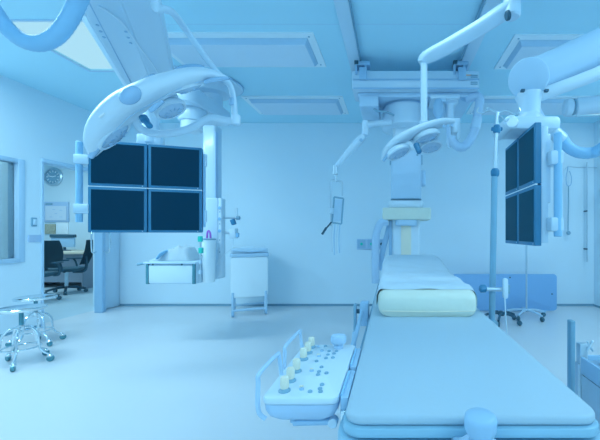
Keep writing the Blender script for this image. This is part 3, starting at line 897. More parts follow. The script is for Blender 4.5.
# ================================================================== PENDANT WITH SHELF
py = 4.05
pd = thing('equipment_pendant', 'white ceiling pendant column with service head right of the left monitors', 'pendant', (P(214, 200, py).x, py, 1.0))
dc = P(212, 84, 4.0)
bm = new(); lathe(bm, (dc.x, 4.0, H), -Z, [(0, .345), (.02, .345), (.035, .33), (.05, .22), (.13, .20), (.15, .12), (.30, .115)], 48); obj('ceiling_rose', bm, 'white', pd)
bm = new(); lathe(bm, (dc.x, 4.0, H - .008), -Z, [(0, .352), (.014, .352)], 48); obj('rose_seam', bm, 'grey', pd)
a_ = V((dc.x, 4.0, 2.62))
bm = new(); rprism(bm, V((dc.x - .04, 3.78, 2.54)), X, Y, Z, .20, .42, .17, .10, .03); obj('pendant_arm', bm, 'white', pd)
pc = P(214, 130, py)
bm = new(); rprism(bm, V((pc.x, 3.62, 2.40)), X, Y, Z, .135, .135, .15, .12, .02); obj('arm_knuckle', bm, 'white', pd)
bm = new(); lathe(bm, (pc.x, 3.62, 2.42), -Z, [(0, .115), (.10, .115), (.12, .085), (.125, .08)], 32); obj('column_collar', bm, 'pale', pd)
PY = 3.62
pcx = P(212.5, 130, PY).x
bm = new(); rprism(bm, V((pcx, PY, 1.50)), X, Y, Z, .072, .075, .85, .025, .006); obj('drop_column', bm, 'white', pd)
bm = new(); box(bm, pcx + .058, pcx + .076, PY - .078, PY - .02, 1.54, 2.28, .003); obj('column_strip', bm, 'hosew', pd)
zt, zb = P(0, 199, PY).z, P(0, 278, PY).z
hx0, hx1 = P(207, 0, PY).x, P(223, 0, PY).x
bm = new(); box(bm, hx0, hx1, PY - .11, PY + .06, zb, zt, .012); hd = obj('service_head', bm, 'white', pd)
bm = new(); box(bm, hx1 - .002, hx1 + .035, PY - .10, PY - .02, zb + .02, zt, .006); obj('outlet_strip', bm, 'pale', hd)
for k, yy_ in enumerate((208, 219, 231)):
    q = P(227, yy_, PY - .09)
    bm = new(); lathe(bm, (hx1 + .017, PY - .098, q.z), -Y, [(0, .014), (.012, .017), (.014, .01)], 16); obj('outlet', bm, 'hose', hd)
for k, yy_ in enumerate((212, 224, 240, 252)):
    q = P(227.5, yy_, PY - .09)
    bm = new(); lathe(bm, (hx1 + .017, PY - .098, q.z), -Y, [(0, .006), (.004, .007)], 10); obj('screw', bm, 'midgrey', hd)

# flow meters plugged into the pendant side
for k, (yy_, lab) in enumerate(((218, 'small flow meter plugged into the pendant side, upper one'), (233, 'white regulator box on the pendant side, lower one'))):
    q = P(230, yy_, PY - .02)
    fm = thing('flow_meter', lab, 'flow meter', q, 'gauges on the pendant side')
    bm = new(); cyl(bm, (hx1 + .03, PY - .05, q.z), (q.x + .08, PY - .02, q.z), .012); obj('connector', bm, 'steel', fm)
    if k == 0:
        bm = new(); cyl(bm, (q.x + .075, PY - .02, q.z - .02), (q.x + .075, PY - .02, q.z + .11), .011); obj('tube_gauge', bm, 'pale', fm)
        bm = new(); lathe(bm, (q.x + .075, PY - .02, q.z), X, [(0, .022), (.03, .022)], 14); obj('dial', bm, 'midgrey', fm)
        bm = new(); obox(bm, (q.x + .045, PY - .04, q.z - .045), V((1, 0, .4)), Y, V((-.4, 0, 1)), .022, .02, .03, .006); obj('bottle', bm, 'handleblue', fm)
    else:
        bm = new(); box(bm, q.x + .01, q.x + .075, PY - .06, PY + .02, q.z - .06, q.z + .05, .008); obj('meter_body', bm, 'pale', fm)
        bm = new(); box(bm, q.x + .075, q.x + .10, PY - .05, PY - .01, q.z - .045, q.z - .0, .004); obj('valve', bm, 'hose', fm)
        bm = new(); tube(bm, [(q.x + .04, PY - .03, q.z - .06), (q.x + .03, PY - .04, q.z - .16), (q.x - .03, PY - .1, q.z - .24), (q.x - .09, PY - .13, q.z - .34)], .006, 8); obj('hose', bm, 'pale', fm)

# suction jar
q = P(209, 260, 3.42)
sj = thing('hanging_canister', 'clear white suction canister with purple cap hanging beside the pendant shelf', 'canister', (q.x, 3.42, P(0, 282, 3.42).z))
za, zb_ = P(0, 282, 3.42).z, P(0, 240, 3.42).z
bm = new(); lathe(bm, (q.x, 3.42, za), Z, [(0, .05), (.01, .056), (zb_ - za - .02, .064), (zb_ - za, .064)], 28); obj('jar', bm, 'frame', sj)
bm = new(); lathe(bm, (q.x, 3.42, zb_), Z, [(0, .067), (.012, .067), (.018, .05)], 28); obj('lid', bm, 'midgrey', sj)
bm = new(); tube(bm, [(q.x - .02, 3.42, zb_ + .015), (q.x - .018, 3.42, zb_ + .07), (q.x - .005, 3.42, zb_ + .095), (q.x + .012, 3.42, zb_ + .07), (q.x + .016, 3.42, zb_ + .015)], .010, 8); obj('cap_loop', bm, 'purple', sj)
bm = new(); box(bm, q.x - .02, q.x + .06, 3.46, 3.52, zb_ - .10, zb_ - .04, .004); obj('holder_bracket', bm, 'white', sj)
bm = new(); cyl(bm, P(200.5, 236, 3.28), P(200.5, 283, 3.28), .007); gr = obj('hose_rod', bm, 'steel', sj)
for yy_, px in ((239, 200.3), (250.5, 201)):
    bm = new(); obox(bm, P(px, yy_, 3.27), X, Y, Z, .018, .018, .028, .005); obj('hose_coupling', bm, 'green', sj)
for yy_ in (262, 272):
    bm = new(); obox(bm, P(200.5, yy_, 3.28), X, Y, Z, .012, .012, .02, .004); obj('hose_clip', bm, 'white2', sj)
bm = new(); cyl(bm, P(200.5, 256, 3.28), V((hx0 + .01, PY - .09, P(0, 256, 3.45).z)), .008); obj('rod_bracket', bm, 'steel', sj)

# shelf with drawer
sy0, sy1 = 3.32, 3.66
xa, xb = P(147, 0, sy0).x, P(195.5, 0, sy0).x
zt, zb = P(0, 264, sy0).z, P(0, 284, sy0).z
sh = thing('pendant_shelf', 'white drawer shelf with dark edge strips below the left monitors', 'shelf', ((xa + xb) / 2, (sy0 + sy1) / 2, zb))
bm = new(); box(bm, xa, xb, sy0 + .01, sy1 + .1, zb, zt, .006); obj('drawer_box', bm, 'white', sh)
bm = new(); box(bm, xa + .02, xb - .03, sy0 - .006, sy0 + .012, zb + .01, zt - .012, .004); obj('drawer_front', bm, 'pale', sh)
for xx in (xa + .002, xb - .02):
    bm = new(); box(bm, xx - .008, xx + .018, sy0 - .012, sy0 + .014, zb, zt + .005, .004); obj('edge_strip', bm, 'teal', sh)
bm = new(); box(bm, xa - .03, xb + .01, sy0 - .02, sy1 + .12, zt, zt + .025, .008); obj('shelf_top', bm, 'white', sh)
for px in (153, 182):
    bm = new(); lathe(bm, P(px, 264.5, sy0 - .02), -Y, [(0, .009), (.006, .008)], 10); obj('screw', bm, 'dark', sh)
bm = new(); tube(bm, [P(149, 262.5, sy0), P(143, 263.5, sy0), P(137.5, 264.5, sy0)], .013, 8); obj('side_handle', bm, 'midgrey', sh)
bm = new(); box(bm, xb - .02, hx0 + .03, sy1 - .06, sy1 + .06, zt - .10, zt - .02, .006); obj('shelf_bracket', bm, 'white2', sh)


def heap(bm, x0, x1, y0, y1, z, hf, nx=26, ny=14):
    g_ = []
    for j in range(ny + 1):
        row = []
        for i in range(nx + 1):
            fx, fy = i / nx, j / ny
            row.append(bm.verts.new((x0 + (x1 - x0) * fx, y0 + (y1 - y0) * fy, z + hf(fx, fy))))
        g_.append(row)
    for j in range(ny):
        for i in range(nx):
            bm.faces.new((g_[j][i], g_[j][i + 1], g_[j + 1][i + 1], g_[j + 1][i]))
    bmesh.ops.solidify(bm, geom=bm.faces[:], thickness=.006)
    return bm


def hf(fx, fy):
    e = min(1, 5 * fx * 1.0, 6 * (1 - fx) , 5 * fy, 5 * (1 - fy))
    prof = .03 + .11 * max(0, math.sin(min(1, fx * 1.15) * PI * .62)) ** 1.5
    return .005 + e * (prof + .012 * math.sin(fx * 19 + fy * 7) * math.sin(fy * 9) + .008 * math.sin(fx * 31))


bm = new(); heap(bm, P(152, 0, 3.4).x, P(191, 0, 3.4).x, 3.36, 3.62, zt + .025, hf)
tag(obj('folded_cloth', bm, 'linen', loc=(P(172, 0, 3.4).x, 3.5, zt + .025), angle=80), 'rumpled white cloth lying on the pendant drawer shelf', 'cloth')
bm = new(); sweep(bm, [P(157, 259, 3.345), P(162, 253.5, 3.36), P(167, 250.5, 3.40)], [.02, .04, .03], [.006, .010, .008], Y, Z)
tag(obj('folded_wrap', bm, 'handleblue', loc=P(162, 258, 3.36)), 'small bright blue wrap lying on the rumpled white cloth', 'wrap')
bpy.data.objects['folded_wrap'].data.materials[0] = M['hose']

# ================================================================== LAUNDRY HAMPER
hy = 4.75
hx0_, hx1_ = P(232, 0, hy).x, P(268, 0, hy).x
hc = (hx0_ + hx1_) / 2; hwid = (hx1_ - hx0_) / 2
zt_, zm, zb__ = P(0, 248, hy).z, P(0, 257, hy).z, P(0, 297.5, hy).z
lh = thing('linen_hamper', 'white wheeled linen hamper against the back wall', 'hamper', (hc, hy + .2, 0))
bm = new(); rprism(bm, V((hc, hy, (zm + zb__) / 2)), X, Z, Y, hwid - .01, (zm - zb__) / 2, .40, .05, .012); obj('bin_body', bm, 'frame', lh)
bm = new(); rprism(bm, V((hc, hy + .2, zm)), X, Y, Z, hwid, .215, .055, .03, .008); obj('rim', bm, 'white2', lh)
bm = new()
rprism(bm, V((hc, hy + .2, zm + .055)), X, Y, Z, hwid - .012, .205, zt_ - zm - .055, .03, .02); obj('lid', bm, 'white', lh)
bm = new(); tube(bm, [(hx0_ + .04, hy - .02, zt_ - .03), (hc, hy - .03, zt_ - .05), (hx1_ - .04, hy - .02, zt_ - .03)], .012, 8); obj('lid_handle', bm, 'white2', lh)
for sx in (-1, 1):
    for yy_ in (hy + .01, hy + .39):
        bm = new(); cyl(bm, (hc + sx * (hwid - .04), yy_, .07), (hc + sx * (hwid - .04), yy_, zb__ + .08), .020, 12); lg = obj('leg', bm, 'white2', lh)
        bm = new(); cyl(bm, (hc + sx * (hwid - .04) - .018, yy_, .045), (hc + sx * (hwid - .04) + .018, yy_, .045), .045); obj('caster', bm, 'grey', lg)
bm = new(); cyl(bm, (hc - hwid + .04, hy + .01, .09), (hc + hwid - .04, hy + .01, .09), .018); cyl(bm, (hc - hwid + .04, hy + .39, .09), (hc + hwid - .04, hy + .39, .09), .018); obj('bottom_bar', bm, 'white2', lh)
lh.rotation_euler = (0, 0, .40); lh.location.x -= .09

# ================================================================== WALL OUTLETS
a, b = P(357, 239, BACK), P(386, 249.5, BACK)
wo = thing('wall_outlet', 'grey gas outlet plate with green dots on the back wall', 'outlet', ((a.x + b.x) / 2, BACK, b.z))
bm = new(); box(bm, a.x, b.x, BACK - .025, BACK, b.z, a.z, .006); obj('plate', bm, 'hosew', wo)
for k in range(3):
    q = P(361.5 + 10 * k, 244, BACK - .025)
    bm = new(); obox(bm, q, X, Y, Z, .066, .004, .07, .003); so = obj('socket_panel', bm, 'grey', wo)
    bm = new(); lathe(bm, q - Y * .004, -Y, [(0, .024), (.012, .022)], 16); obj('green_socket', bm, 'green' if k < 2 else 'dark', so)

# ================================================================== PATIENT TABLE
TX0, TX1, TY0, TY1, TZ = -.104, .455, .71, 3.30, .788
tcx, tcy = (TX0 + TX1) / 2, (TY0 + TY1) / 2
tb = thing('patient_table', 'long pale patient table in the foreground reaching to the x-ray column', 'table', (tcx, 1.9, 0))
bm = new(); rprism(bm, V((tcx, tcy, TZ - .022)), X, Y, Z, (TX1 - TX0) / 2, (TY1 - TY0) / 2, .022, .04, .007, 8); obj('table_pad', bm, 'pad', tb, 50)
bm = new(); rprism(bm, V((tcx, tcy - .002, TZ - .045)), X, Y, Z, (TX1 - TX0) / 2 + .006, (TY1 - TY0) / 2 + .006, .022, .045, .006, 8); obj('tabletop', bm, 'rim', tb)
bm = new(); rprism(bm, V((tcx, tcy - .006, TZ - .085)), X, Y, Z, (TX1 - TX0) / 2 + .020, (TY1 - TY0) / 2 + .012, .034, .07, .008, 8); obj('under_frame', bm, 'rim', tb)
bm = new(); box(bm, TX0 + .02, TX1 - .02, TY0 + .0, TY1 - .1, TZ - .20, TZ - .10, .01); obj('chassis', bm, 'grey', tb)
bm = new(); box(bm, TX0 + .05, TX1 - .03, TY0 - .020, TY0 + .02, TZ - .18, TZ - .085, .008); obj('end_panel', bm, 'hose', tb)
for xx in (-.035 + .083, .08 - .017):
    pass
for px in (424.5, 433.5):
    q = P(px, 425, .72)
    bm = new(); box(bm, q.x - .008, q.x + .008, TY0 - .034, TY0 + .01, TZ - .15, TZ - .062, .003); obj('latch', bm, 'white2', tb)
bm = new(); lathe(bm, V((TX0 - .022, TY0 + .02, TZ - .118)), -Y, [(0, .014), (.022, .013), (.026, .008)], 16); obj('indicator', bm, 'pink', tb)
bm = new(); rprism(bm, V((TX0 + .022, TY0 + .08, TZ - .21)), X, Y, Z, .035, .07, .13, .03, .01); obj('corner_housing', bm, 'rim', tb)
bm = new(); rprism(bm, V((tcx, 2.25, .06)), X, Y, Z, .20, .36, TZ - .25, .06, .01); obj('pedestal', bm, 'white2', tb)
bm = new(); rprism(bm, V((tcx, 2.25, .0)), X, Y, Z, .27, .55, .07, .10, .02); obj('pedestal_base', bm, 'grey', tb)
# knob at the foot end
q = P(480.5, 415, .645)
kx = q.x
ky = .645
kz = P(0, 414, ky).z
bm = new(); lathe(bm, (kx, ky, kz - .055), Z, [(0, .022), (.012, .022), (.018, .027), (.026, .0305), (.044, .0315), (.051, .030), (.0555, .024), (.057, .004)], 32); obj('brake_knob', bm, 'grey', tb, 50)
bm = new(); lathe(bm, (kx, ky, kz - .085), Z, [(0, .044), (.020, .044), (.029, .034), (.032, .02)], 32); obj('knob_collar', bm, 'hosew', tb)
bm = new(); box(bm, kx - .045, kx + .045, ky - .04, TY0 + .03, kz - .125, kz - .08, .008); obj('knob_bracket', bm, 'white2', tb)
# side rails
for s, xr in ((-1, TX0 - .014), (1, TX1 + .014)):
    bm = new(); box(bm, xr - .005, xr + .005, 1.2, 2.9, TZ - .075, TZ - .045, .002); rl = obj('side_rail', bm, 'midgrey', tb)
    for yy_ in (1.25, 1.7, 2.3, 2.85):
        bm = new(); box(bm, min(xr, xr - s * .03), max(xr, xr - s * .03), yy_ - .02, yy_ + .02, TZ - .07, TZ - .05); obj('rail_spacer', bm, 'steel', rl)

# clamp boxes that carry the console
xc = TX0 - .014
for y_a, y_b in ((.80, .965), (.985, 1.15)):
    bm = new(); box(bm, xc - .007, xc + .012, y_a, y_b, TZ - .055, TZ - .005, .004); bx_ = obj('rail_clamp', bm, 'grey', tb)
    bm = new(); box(bm, xc - .009, xc - .003, y_a + .012, y_b - .012, TZ - .05, TZ - .001, .002); obj('clamp_cover', bm, 'hose', bx_)
bm = new(); box(bm, xc - .006, xc + .008, .785, .80, TZ - .055, TZ - .03, .003); obj('clamp_screw', bm, 'chrome', tb)

# rail accessory (clamp with vertical blade) at the left rail
q = P(366, 298, 1.78)
rc = thing('rail_socket', 'grey accessory clamp with a hanging blade on the table left rail', 'clamp', (TX0 - .05, 1.78, TZ - .06))
bm = new(); box(bm, TX0 - .065, TX0 - .02, 1.72, 1.80, TZ - .09, TZ + .03, .006); obj('clamp_block', bm, 'grey', rc)
bm = new(); box(bm, TX0 - .10, TX0 - .085, 1.74, 1.78, TZ - .14, TZ + .02, .004); obj('blade', bm, 'midgrey', rc)
bm = new(); cyl(bm, (TX0 - .095, 1.76, TZ - .02), (TX0 - .03, 1.76, TZ - .02), .012); obj('screw', bm, 'dark', rc)
bm = new(); tube(bm, [(TX0 - .055, 1.72, TZ - .02), (TX0 - .052, 1.5, TZ - .035), (TX0 - .05, 1.215, TZ - .05)], .010, 8); obj('rail_bar', bm, 'grey', rc)
bm = new(); tube(bm, [(TX0 - .095, 1.75, TZ - .13), (TX0 - .09, 1.6, TZ - .25), (TX0 - .09, 1.5, TZ - .30)], .012, 8); obj('blade_rod', bm, 'grey', rc)

# ---- head cushion and sheet
CX0, CX1, CY0 = -.068, .412, 1.56
cus = thing('head_cushion', 'cream foam cushion under the white sheet on the patient table', 'cushion', ((CX0 + CX1) / 2, 2.0, TZ))


def cush_top(yy):
    t = max(0, min(1, (yy - 2.2) / .75))
    return .905 + .075 * t * t * (3 - 2 * t)


bm = new()
ys = [CY0, CY0 + .012, CY0 + .035, CY0 + .07, CY0 + .14] + [1.75 + .05 * k for k in range(29)]
ins = [.030, .012, .004, 0, 0] + [.0 if y_ < 2.7 else .17 * ((y_ - 2.7) / .45) ** 2 for y_ in ys[5:]]
rings = []
for yy_, i_ in zip(ys, ins):
    top = cush_top(yy_)
    if yy_ < CY0 + .06:
        top = .905 - .035 * (1 - (yy_ - CY0) / .06) ** 2
    if yy_ > 3.0:
        top -= (yy_ - 3.0) * .35
    x0_, x1_ = CX0 + i_, CX1 - i_
    rg = []
    pts2 = rpoly(x0_, x1_, TZ + .001, top, .035, 5)
    for a_, b_ in pts2:
        wob = .003 * math.sin(a_ * 60 + yy_ * 9) * (1 if b_ < .88 else 0)
        rg.append(bm.verts.new((a_, yy_ + (wob if yy_ < CY0 + .02 else 0), b_)))
    rings.append(rg)
skin(bm, rings)
obj('foam_block', bm, 'cushion', cus, 60)
bm = new(); tube(bm, [(CX0 + .02, CY0 - .0, TZ + .028), (tcx, CY0 - .004, TZ + .025), (CX1 - .02, CY0 - .0, TZ + .028)], .003, 6); obj('cover_seam', bm, 'cream', cus)

sheet_t = bm = new()
nx, ny = 40, 44
g_ = []
for j in range(ny + 1):
    yy_ = 1.632 + (3.17 - 1.632) * j / ny
    t = max(0, (yy_ - 2.75) / .42)
    ins_ = .0 + .15 * max(0, t) ** 2
    row = []
    for i in range(nx + 1):
        s = -1 + 2 * i / nx
        # arc length mapping: flat top then over the edge
        half = (CX1 - CX0) / 2 - ins_ + .006
        xcen = (CX0 + CX1) / 2
        over = .10
        L = half + over
        a_ = abs(s) * L
        r = .035
        top = cush_top(yy_) + .006
        if yy_ > 3.0:
            top -= (yy_ - 3.0) * .35
        if a_ < half - r:
            x_, z_ = a_, top
        elif a_ < half - r + r * PI / 2:
            th = (a_ - half + r) / r
            x_, z_ = half - r + r * math.sin(th), top - r + r * math.cos(th)
        else:
            dn = a_ - (half - r + r * PI / 2)
            x_, z_ = half + .001 + .004 * math.sin(yy_ * 40), top - r - dn * .62
        wr = .007 * math.sin(yy_ * 31 + s * 3) * math.sin(s * 4 + yy_ * 5) + .003 * math.sin(yy_ * 13 + s * 9)
        wr += .007 * math.exp(-((yy_ - 1.95 - .03 * s) / .05) ** 2) + .006 * math.exp(-((yy_ - 2.35) / .06) ** 2)
        z_ += max(0, wr) + .005 - (.010 if j == 0 else .004 if j == 1 else 0)
        z_ = max(z_, TZ + .004)
        row.append(bm.verts.new((xcen + math.copysign(x_, s), yy_, z_)))
    g_.append(row)
for j in range(ny):
    for i in range(nx):
        bm.faces.new((g_[j][i], g_[j][i + 1], g_[j + 1][i + 1], g_[j + 1][i]))
tag(obj('draped_sheet', bm, 'sheet', loc=((CX0 + CX1) / 2, 2.3, .91), angle=80), 'white sheet draped over the cream cushion on the patient table', 'sheet')

# ---- control console
KX0, KX1, KY0, KY1, KZ = -.318, -.130, .80, 1.19, .782
kc = thing('control_console', 'white joystick console clamped to the left side of the patient table', 'console', ((KX0 + KX1) / 2, 1.0, KZ - .08))
bm = new()
kx_, ky_ = (KX0 + KX1) / 2, (KY0 + KY1) / 2
rprism(bm, V((kx_, ky_, KZ - .018)), X, Y, Z, (KX1 - KX0) / 2, (KY1 - KY0) / 2, .018, .02, .005); obj('top_panel', bm, 'pale', kc)
bm = new()
rings = []
for zz, i_ in ((KZ - .018, .002), (KZ - .035, .004), (KZ - .050, .012), (KZ - .060, .028), (KZ - .064, .05)):
    rings.append([bm.verts.new((a_, b_, zz)) for a_, b_ in rpoly(KX0 + i_, KX1 - i_, KY0 + i_ * .5, KY1 - i_ * .5, .022, 5)])
skin(bm, rings); obj('housing', bm, 'hosew', kc)
# joysticks
for px, py_ in ((284.5, 391), (290.5, 381), (296.5, 371.5), (303.5, 359.5), (308, 353), (311.5, 347.5)):
    yy_ = F * (EYE - KZ) / (py_ - CY)
    q = P(px, py_, yy_)
    k = 1.0
    bm = new(); lathe(bm, (q.x, q.y, KZ), Z, [(0, .0150), (.003, .0150), (.006, .011), (.009, .0085)], 20); js = obj('joystick', bm, 'midgrey', kc)
    bm = new(); lathe(bm, (q.x, q.y, KZ + .008), Z, [(0, .010), (.003, .0112), (.024, .0108), (.028, .009), (.029, .002)], 20); obj('cap', bm, 'cream', js)
# mushroom stop knob
q = P(338.5, 348, F * (EYE - KZ) / (348 - CY))
bm = new(); lathe(bm, (q.x, q.y, KZ), Z, [(0, .016), (.014, .016), (.018, .024), (.024, .027), (.038, .027), (.044, .024), (.046, .008)], 28); obj('stop_button', bm, 'hosew', kc)
# push buttons
btn = [(301.5, 389.5, 'grey'), (310, 392, 'midgrey'), (320.5, 392, 'midgrey'), (320, 389, 'midgrey'), (322, 385, 'midgrey'),
       (311.5, 371, 'grey'), (318, 375, 'midgrey'), (319, 372, 'midgrey'), (326.5, 373.5, 'midgrey'), (321.5, 367.5, 'midgrey'),
       (316.5, 361.5, 'midgrey'), (326, 358.5, 'midgrey'), (328, 355, 'midgrey'), (333, 358, 'midgrey'), (334, 354, 'midgrey'), (329, 351.5, 'midgrey'), (336.5, 351.5, 'midgrey'),
       (319, 356.5, 'grey'), (322, 351, 'grey'), (325.5, 346.5, 'midgrey'), (318, 347, 'grey')]
for px, py_, mm in btn:
    yy_ = F * (EYE - KZ) / (py_ - CY)
    q = P(px, py_, yy_)
    bm = new(); lathe(bm, (q.x, q.y, KZ - .001), Z, [(0, .0062), (.004, .0060), (.0055, .004)], 12); obj('push_button', bm, mm, kc)
for px, py_ in ((301.5, 388), (311.5, 370.5), (318.5, 356)):
    yy_ = F * (EYE - KZ) / (py_ - CY)
    q = P(px, py_, yy_)
    bm = new(); obox(bm, (q.x, q.y, KZ + .004), X, Y, Z, .005, .003, .003, .001); obj('lamp_marker', bm, 'cream', kc)
# loop handles
for ya, yb in ((.80, .935), (1.0, 1.15)):
    bm = new()
    tube(bm, [(KX0 + .012, ya, KZ - .05), (KX0 - .006, ya, KZ - .03), (KX0 - .008, ya + .004, KZ + .035), (KX0 - .008, ya + .015, KZ + .055), (KX0 - .004, yb - .012, KZ + .060), (KX0 - .002, yb, KZ + .052), (KX0 + .006, yb, KZ - .01)], .0055, 10, 6)
    obj('grab_loop', bm, 'hosew', kc)
bm = new(); cyl(bm, (KX0 + .07, .83, KZ - .075), (KX1 - .016, .83, KZ - .072), .009); cyl(bm, (KX0 + .07, .83, KZ - .075), (KX0 + .07, .83, KZ - .055), .008); obj('support_bar', bm, 'grey', kc)
bm = new(); cyl(bm, (KX1 - .017, .815, KZ - .072), (KX1 - .017, .84, KZ - .072), .012); obj('bar_knob', bm, 'white', kc)
bm = new(); box(bm, KX0 + .05, TX0 - .028, 1.03, 1.09, KZ - .072, KZ - .058, .003); obj('mounting_arm', bm, 'grey', kc)

# ================================================================== IV POLE ON THE TABLE RAIL
iy = 1.70
pb, pt = P(491.5, 318, iy), P(497.3, 112, iy)
ivp = thing('iv_pole', 'tall steel drip pole with four hooks clamped to the table right rail', 'drip stand', pb)
bm = new(); cyl(bm, V((pb.x, iy, TZ - .16)), P(494.5, 176, iy), .0160, 16); obj('pole', bm, 'pole', ivp)
bm = new(); cyl(bm, P(494.5, 176, iy), pt, .0105, 14); obj('upper_rod', bm, 'steel', ivp)
for yy_, px, r in ((172.5, 495, .022), (129, 496.8, .020)):
    bm = new(); q = P(px, yy_, iy)
    lathe(bm, q - Z * .022, Z, [(0, r * .75), (.010, r), (.030, r), (.042, r * .7)], 12)
    if yy_ < 150:
        cyl(bm, q - X * .028, q + X * .028, .010)
    obj('pole_collar', bm, 'handleblue', ivp)
for dx, pts in ((-1, [(497.3, 114), (490, 110.5), (482, 113.5), (477, 111.5), (478.5, 107.5)]), (1, [(497.3, 114), (506, 111), (514, 114.5), (520, 112.5), (519, 108)]),
                (0, [(497.3, 114), (492, 108), (488.5, 106), (487.5, 109)]), (2, [(497.3, 114), (501, 118), (504, 123), (506.5, 121)])):
    bm = new(); dyo = {-1: 0, 1: 0, 0: .06, 2: -.05}[dx]
    tube(bm, [P(px, py_, iy) + Y * dyo * k / 4 for k, (px, py_) in enumerate(pts)], .004, 8, 5); obj('hook', bm, 'steel', ivp)
bm = new(); rprism(bm, V((pb.x, iy - .03, TZ - .10)), X, Z, Y, .026, .05, .06, .01, .004); obj('rail_clamp', bm, 'midgrey', ivp)
q = P(492.2, 289, iy - .03)
bm = new(); cyl(bm, P(485, 289, iy - .03), P(508, 289.5, iy - .03), .011); arm = obj('cross_arm', bm, 'steel', ivp)
bm = new(); lathe(bm, P(486.5, 288.7, iy - .03), -X, [(0, .012), (.006, .020), (.030, .020), (.036, .012)], 8); obj('clamp_knob', bm, 'handleblue', arm)
bm = new(); obox(bm, P(507, 289, iy - .03), X, Y, Z, .012, .014, .022, .004); obj('clamp_jaw', bm, 'midgrey', arm)

rm = thing('hanging_remote', 'white hand remote with cable hanging on the drip pole cross arm', 'remote control', P(504.3, 288, iy - .06))
bm = new(); rprism(bm, P(504.5, 288, iy - .045), X, Z, -Y, .0115, .050, .022, .010, .003); obj('handset', bm, 'pale', rm)
bm = new(); tube(bm, [P(504.8, 297.5, iy - .055), P(505.5, 312, iy - .05), P(506.5, 330, iy - .03), P(508, 355, iy)], .0035, 8); obj('cable', bm, 'pale', rm)

# ================================================================== BACK RIGHT: IV STAND, PANEL, BASE, HANGERS
y_p = 4.97
a, b = P(452, 274.5, y_p), P(557, 313.5, y_p)
lp = thing('lead_shield', 'low blue lead shield board standing by the back wall', 'shield', ((a.x + b.x) / 2, y_p, 0))
bm = new(); rprism(bm, V(((a.x + b.x) / 2, y_p, (a.z + .02) / 2 + .005)), X, Z, Y, (b.x - a.x) / 2, (a.z - .02) / 2, .03, .05, .006); obj('board', bm, 'bluepanel', lp)
for px, py_ in ((510, 277.5), (552, 294)):
    bm = new(); lathe(bm, P(px, py_, y_p), -Y, [(0, .012), (.006, .010)], 12); obj('bolt', bm, 'dark', lp)
for xx in (a.x + .2, b.x - .2):
    bm = new(); box(bm, xx - .03, xx + .03, y_p - .02, y_p + .18, 0, .03, .006); obj('foot', bm, 'grey', lp)


def star_base(parent, c, r, mm, hub_z, n=5, rot=.2):
    for k in range(n):
        a_ = rot + 2 * PI * k / n
        u_ = V((math.cos(a_), math.sin(a_), 0))
        bm = new(); tube(bm, [c + Z * hub_z, c + u_ * r * .5 + Z * (hub_z - .005), c + u_ * r + Z * .075], .016, 8); lg = obj('leg', bm, mm, parent)
        w_ = u_.cross(Z)
        bm = new(); cyl(bm, c + u_ * r + Z * .033 - w_ * .016, c + u_ * r + Z * .033 + w_ * .016, .033); obj('caster', bm, 'rubber', lg)


c0 = P(526.5, 317, 4.66); c0.z = 0
iv2 = thing('drip_stand', 'thin wheeled drip stand by the blue board, behind the edge-on monitors', 'drip stand', c0)
bm = new(); cyl(bm, c0 + Z * .08, c0 + Z * 1.95, .013); obj('pole', bm, 'steel', iv2)
star_base(iv2, c0, .26, 'white2', .11, 5, .15)
bm = new(); tube(bm, [c0 + V((-.12, 0, 1.99)), c0 + V((-.10, 0, 1.94)), c0 + V((0, 0, 1.95)), c0 + V((.10, 0, 1.94)), c0 + V((.12, 0, 1.99))], .006, 8); obj('hook', bm, 'steel', iv2)

c1 = P(501, 322, 4.42); c1.z = 0
kb = thing('kick_stool_base', 'dark five-spoke castor base beside the table by the blue board', 'rolling base', c1)
star_base(kb, c1, .25, 'dark', .12, 5, .5)
bm = new(); lathe(bm, c1 + Z * .09, Z, [(0, .04), (.05, .04), (.06, .02)]); obj('hub', bm, 'dark', kb)

wp = P(587, 163, BACK - .10)
wh = thing('hanging_rail', 'thin dark pole with crossbar on the back wall near the right corner', 'hanger', (wp.x, BACK - .1, 1.1))
bm = new(); cyl(bm, P(587, 162, BACK - .08), P(587, 262, BACK - .08), .011); obj('pole', bm, 'steel', wh)
bm = new(); tube(bm, [P(565.5, 169, BACK - .08), P(568, 166.5, BACK - .08), P(578, 167.5, BACK - .08), P(597, 167.5, BACK - .08), P(598.5, 170, BACK - .08)], .007, 8, 3); obj('crossbar', bm, 'steel', wh)
for yy_ in (211, 249):
    bm = new(); cyl(bm, P(587, yy_, BACK - .10), V((P(587, yy_, BACK - .08).x, BACK, P(587, yy_, BACK - .08).z)), .012); obj('wall_bracket', bm, 'dark', wh)
st_ = thing('stethoscope', 'thin stethoscope hanging from the pole crossbar on the back wall', 'stethoscope', P(568, 172, BACK - .08))
bm = new(); tube(bm, [P(568, 166.5, BACK - .09), P(567.5, 170, BACK - .08), P(566, 177, BACK - .08), P(566.5, 184, BACK - .08), P(568.5, 186, BACK - .08), P(571, 184, BACK - .08), P(571.3, 177, BACK - .08), P(569.5, 171, BACK - .08)], .007, 8, 4); obj('ear_tubes', bm, 'grey', st_)
bm = new(); cyl(bm, P(568.5, 186, BACK - .08), P(568, 231, BACK - .08), .009); obj('tubing', bm, 'midgrey', st_)
bm = new(); lathe(bm, P(568, 233, BACK - .06), -Y, [(0, .02), (.01, .034), (.02, .034), (.026, .02)], 20); obj('chest_piece', bm, 'midgrey', st_)

# small switch box on right wall
bm = new(); q = P(598, 194, 5.32)
box(bm, RIGHT - .03, RIGHT, 5.05, 5.20, q.z - .02, q.z + .10, .006)
tag(obj('switch_box', bm, 'paper', loc=(RIGHT, 5.12, q.z)), 'small white switch box on the right wall near the corner', 'switch')

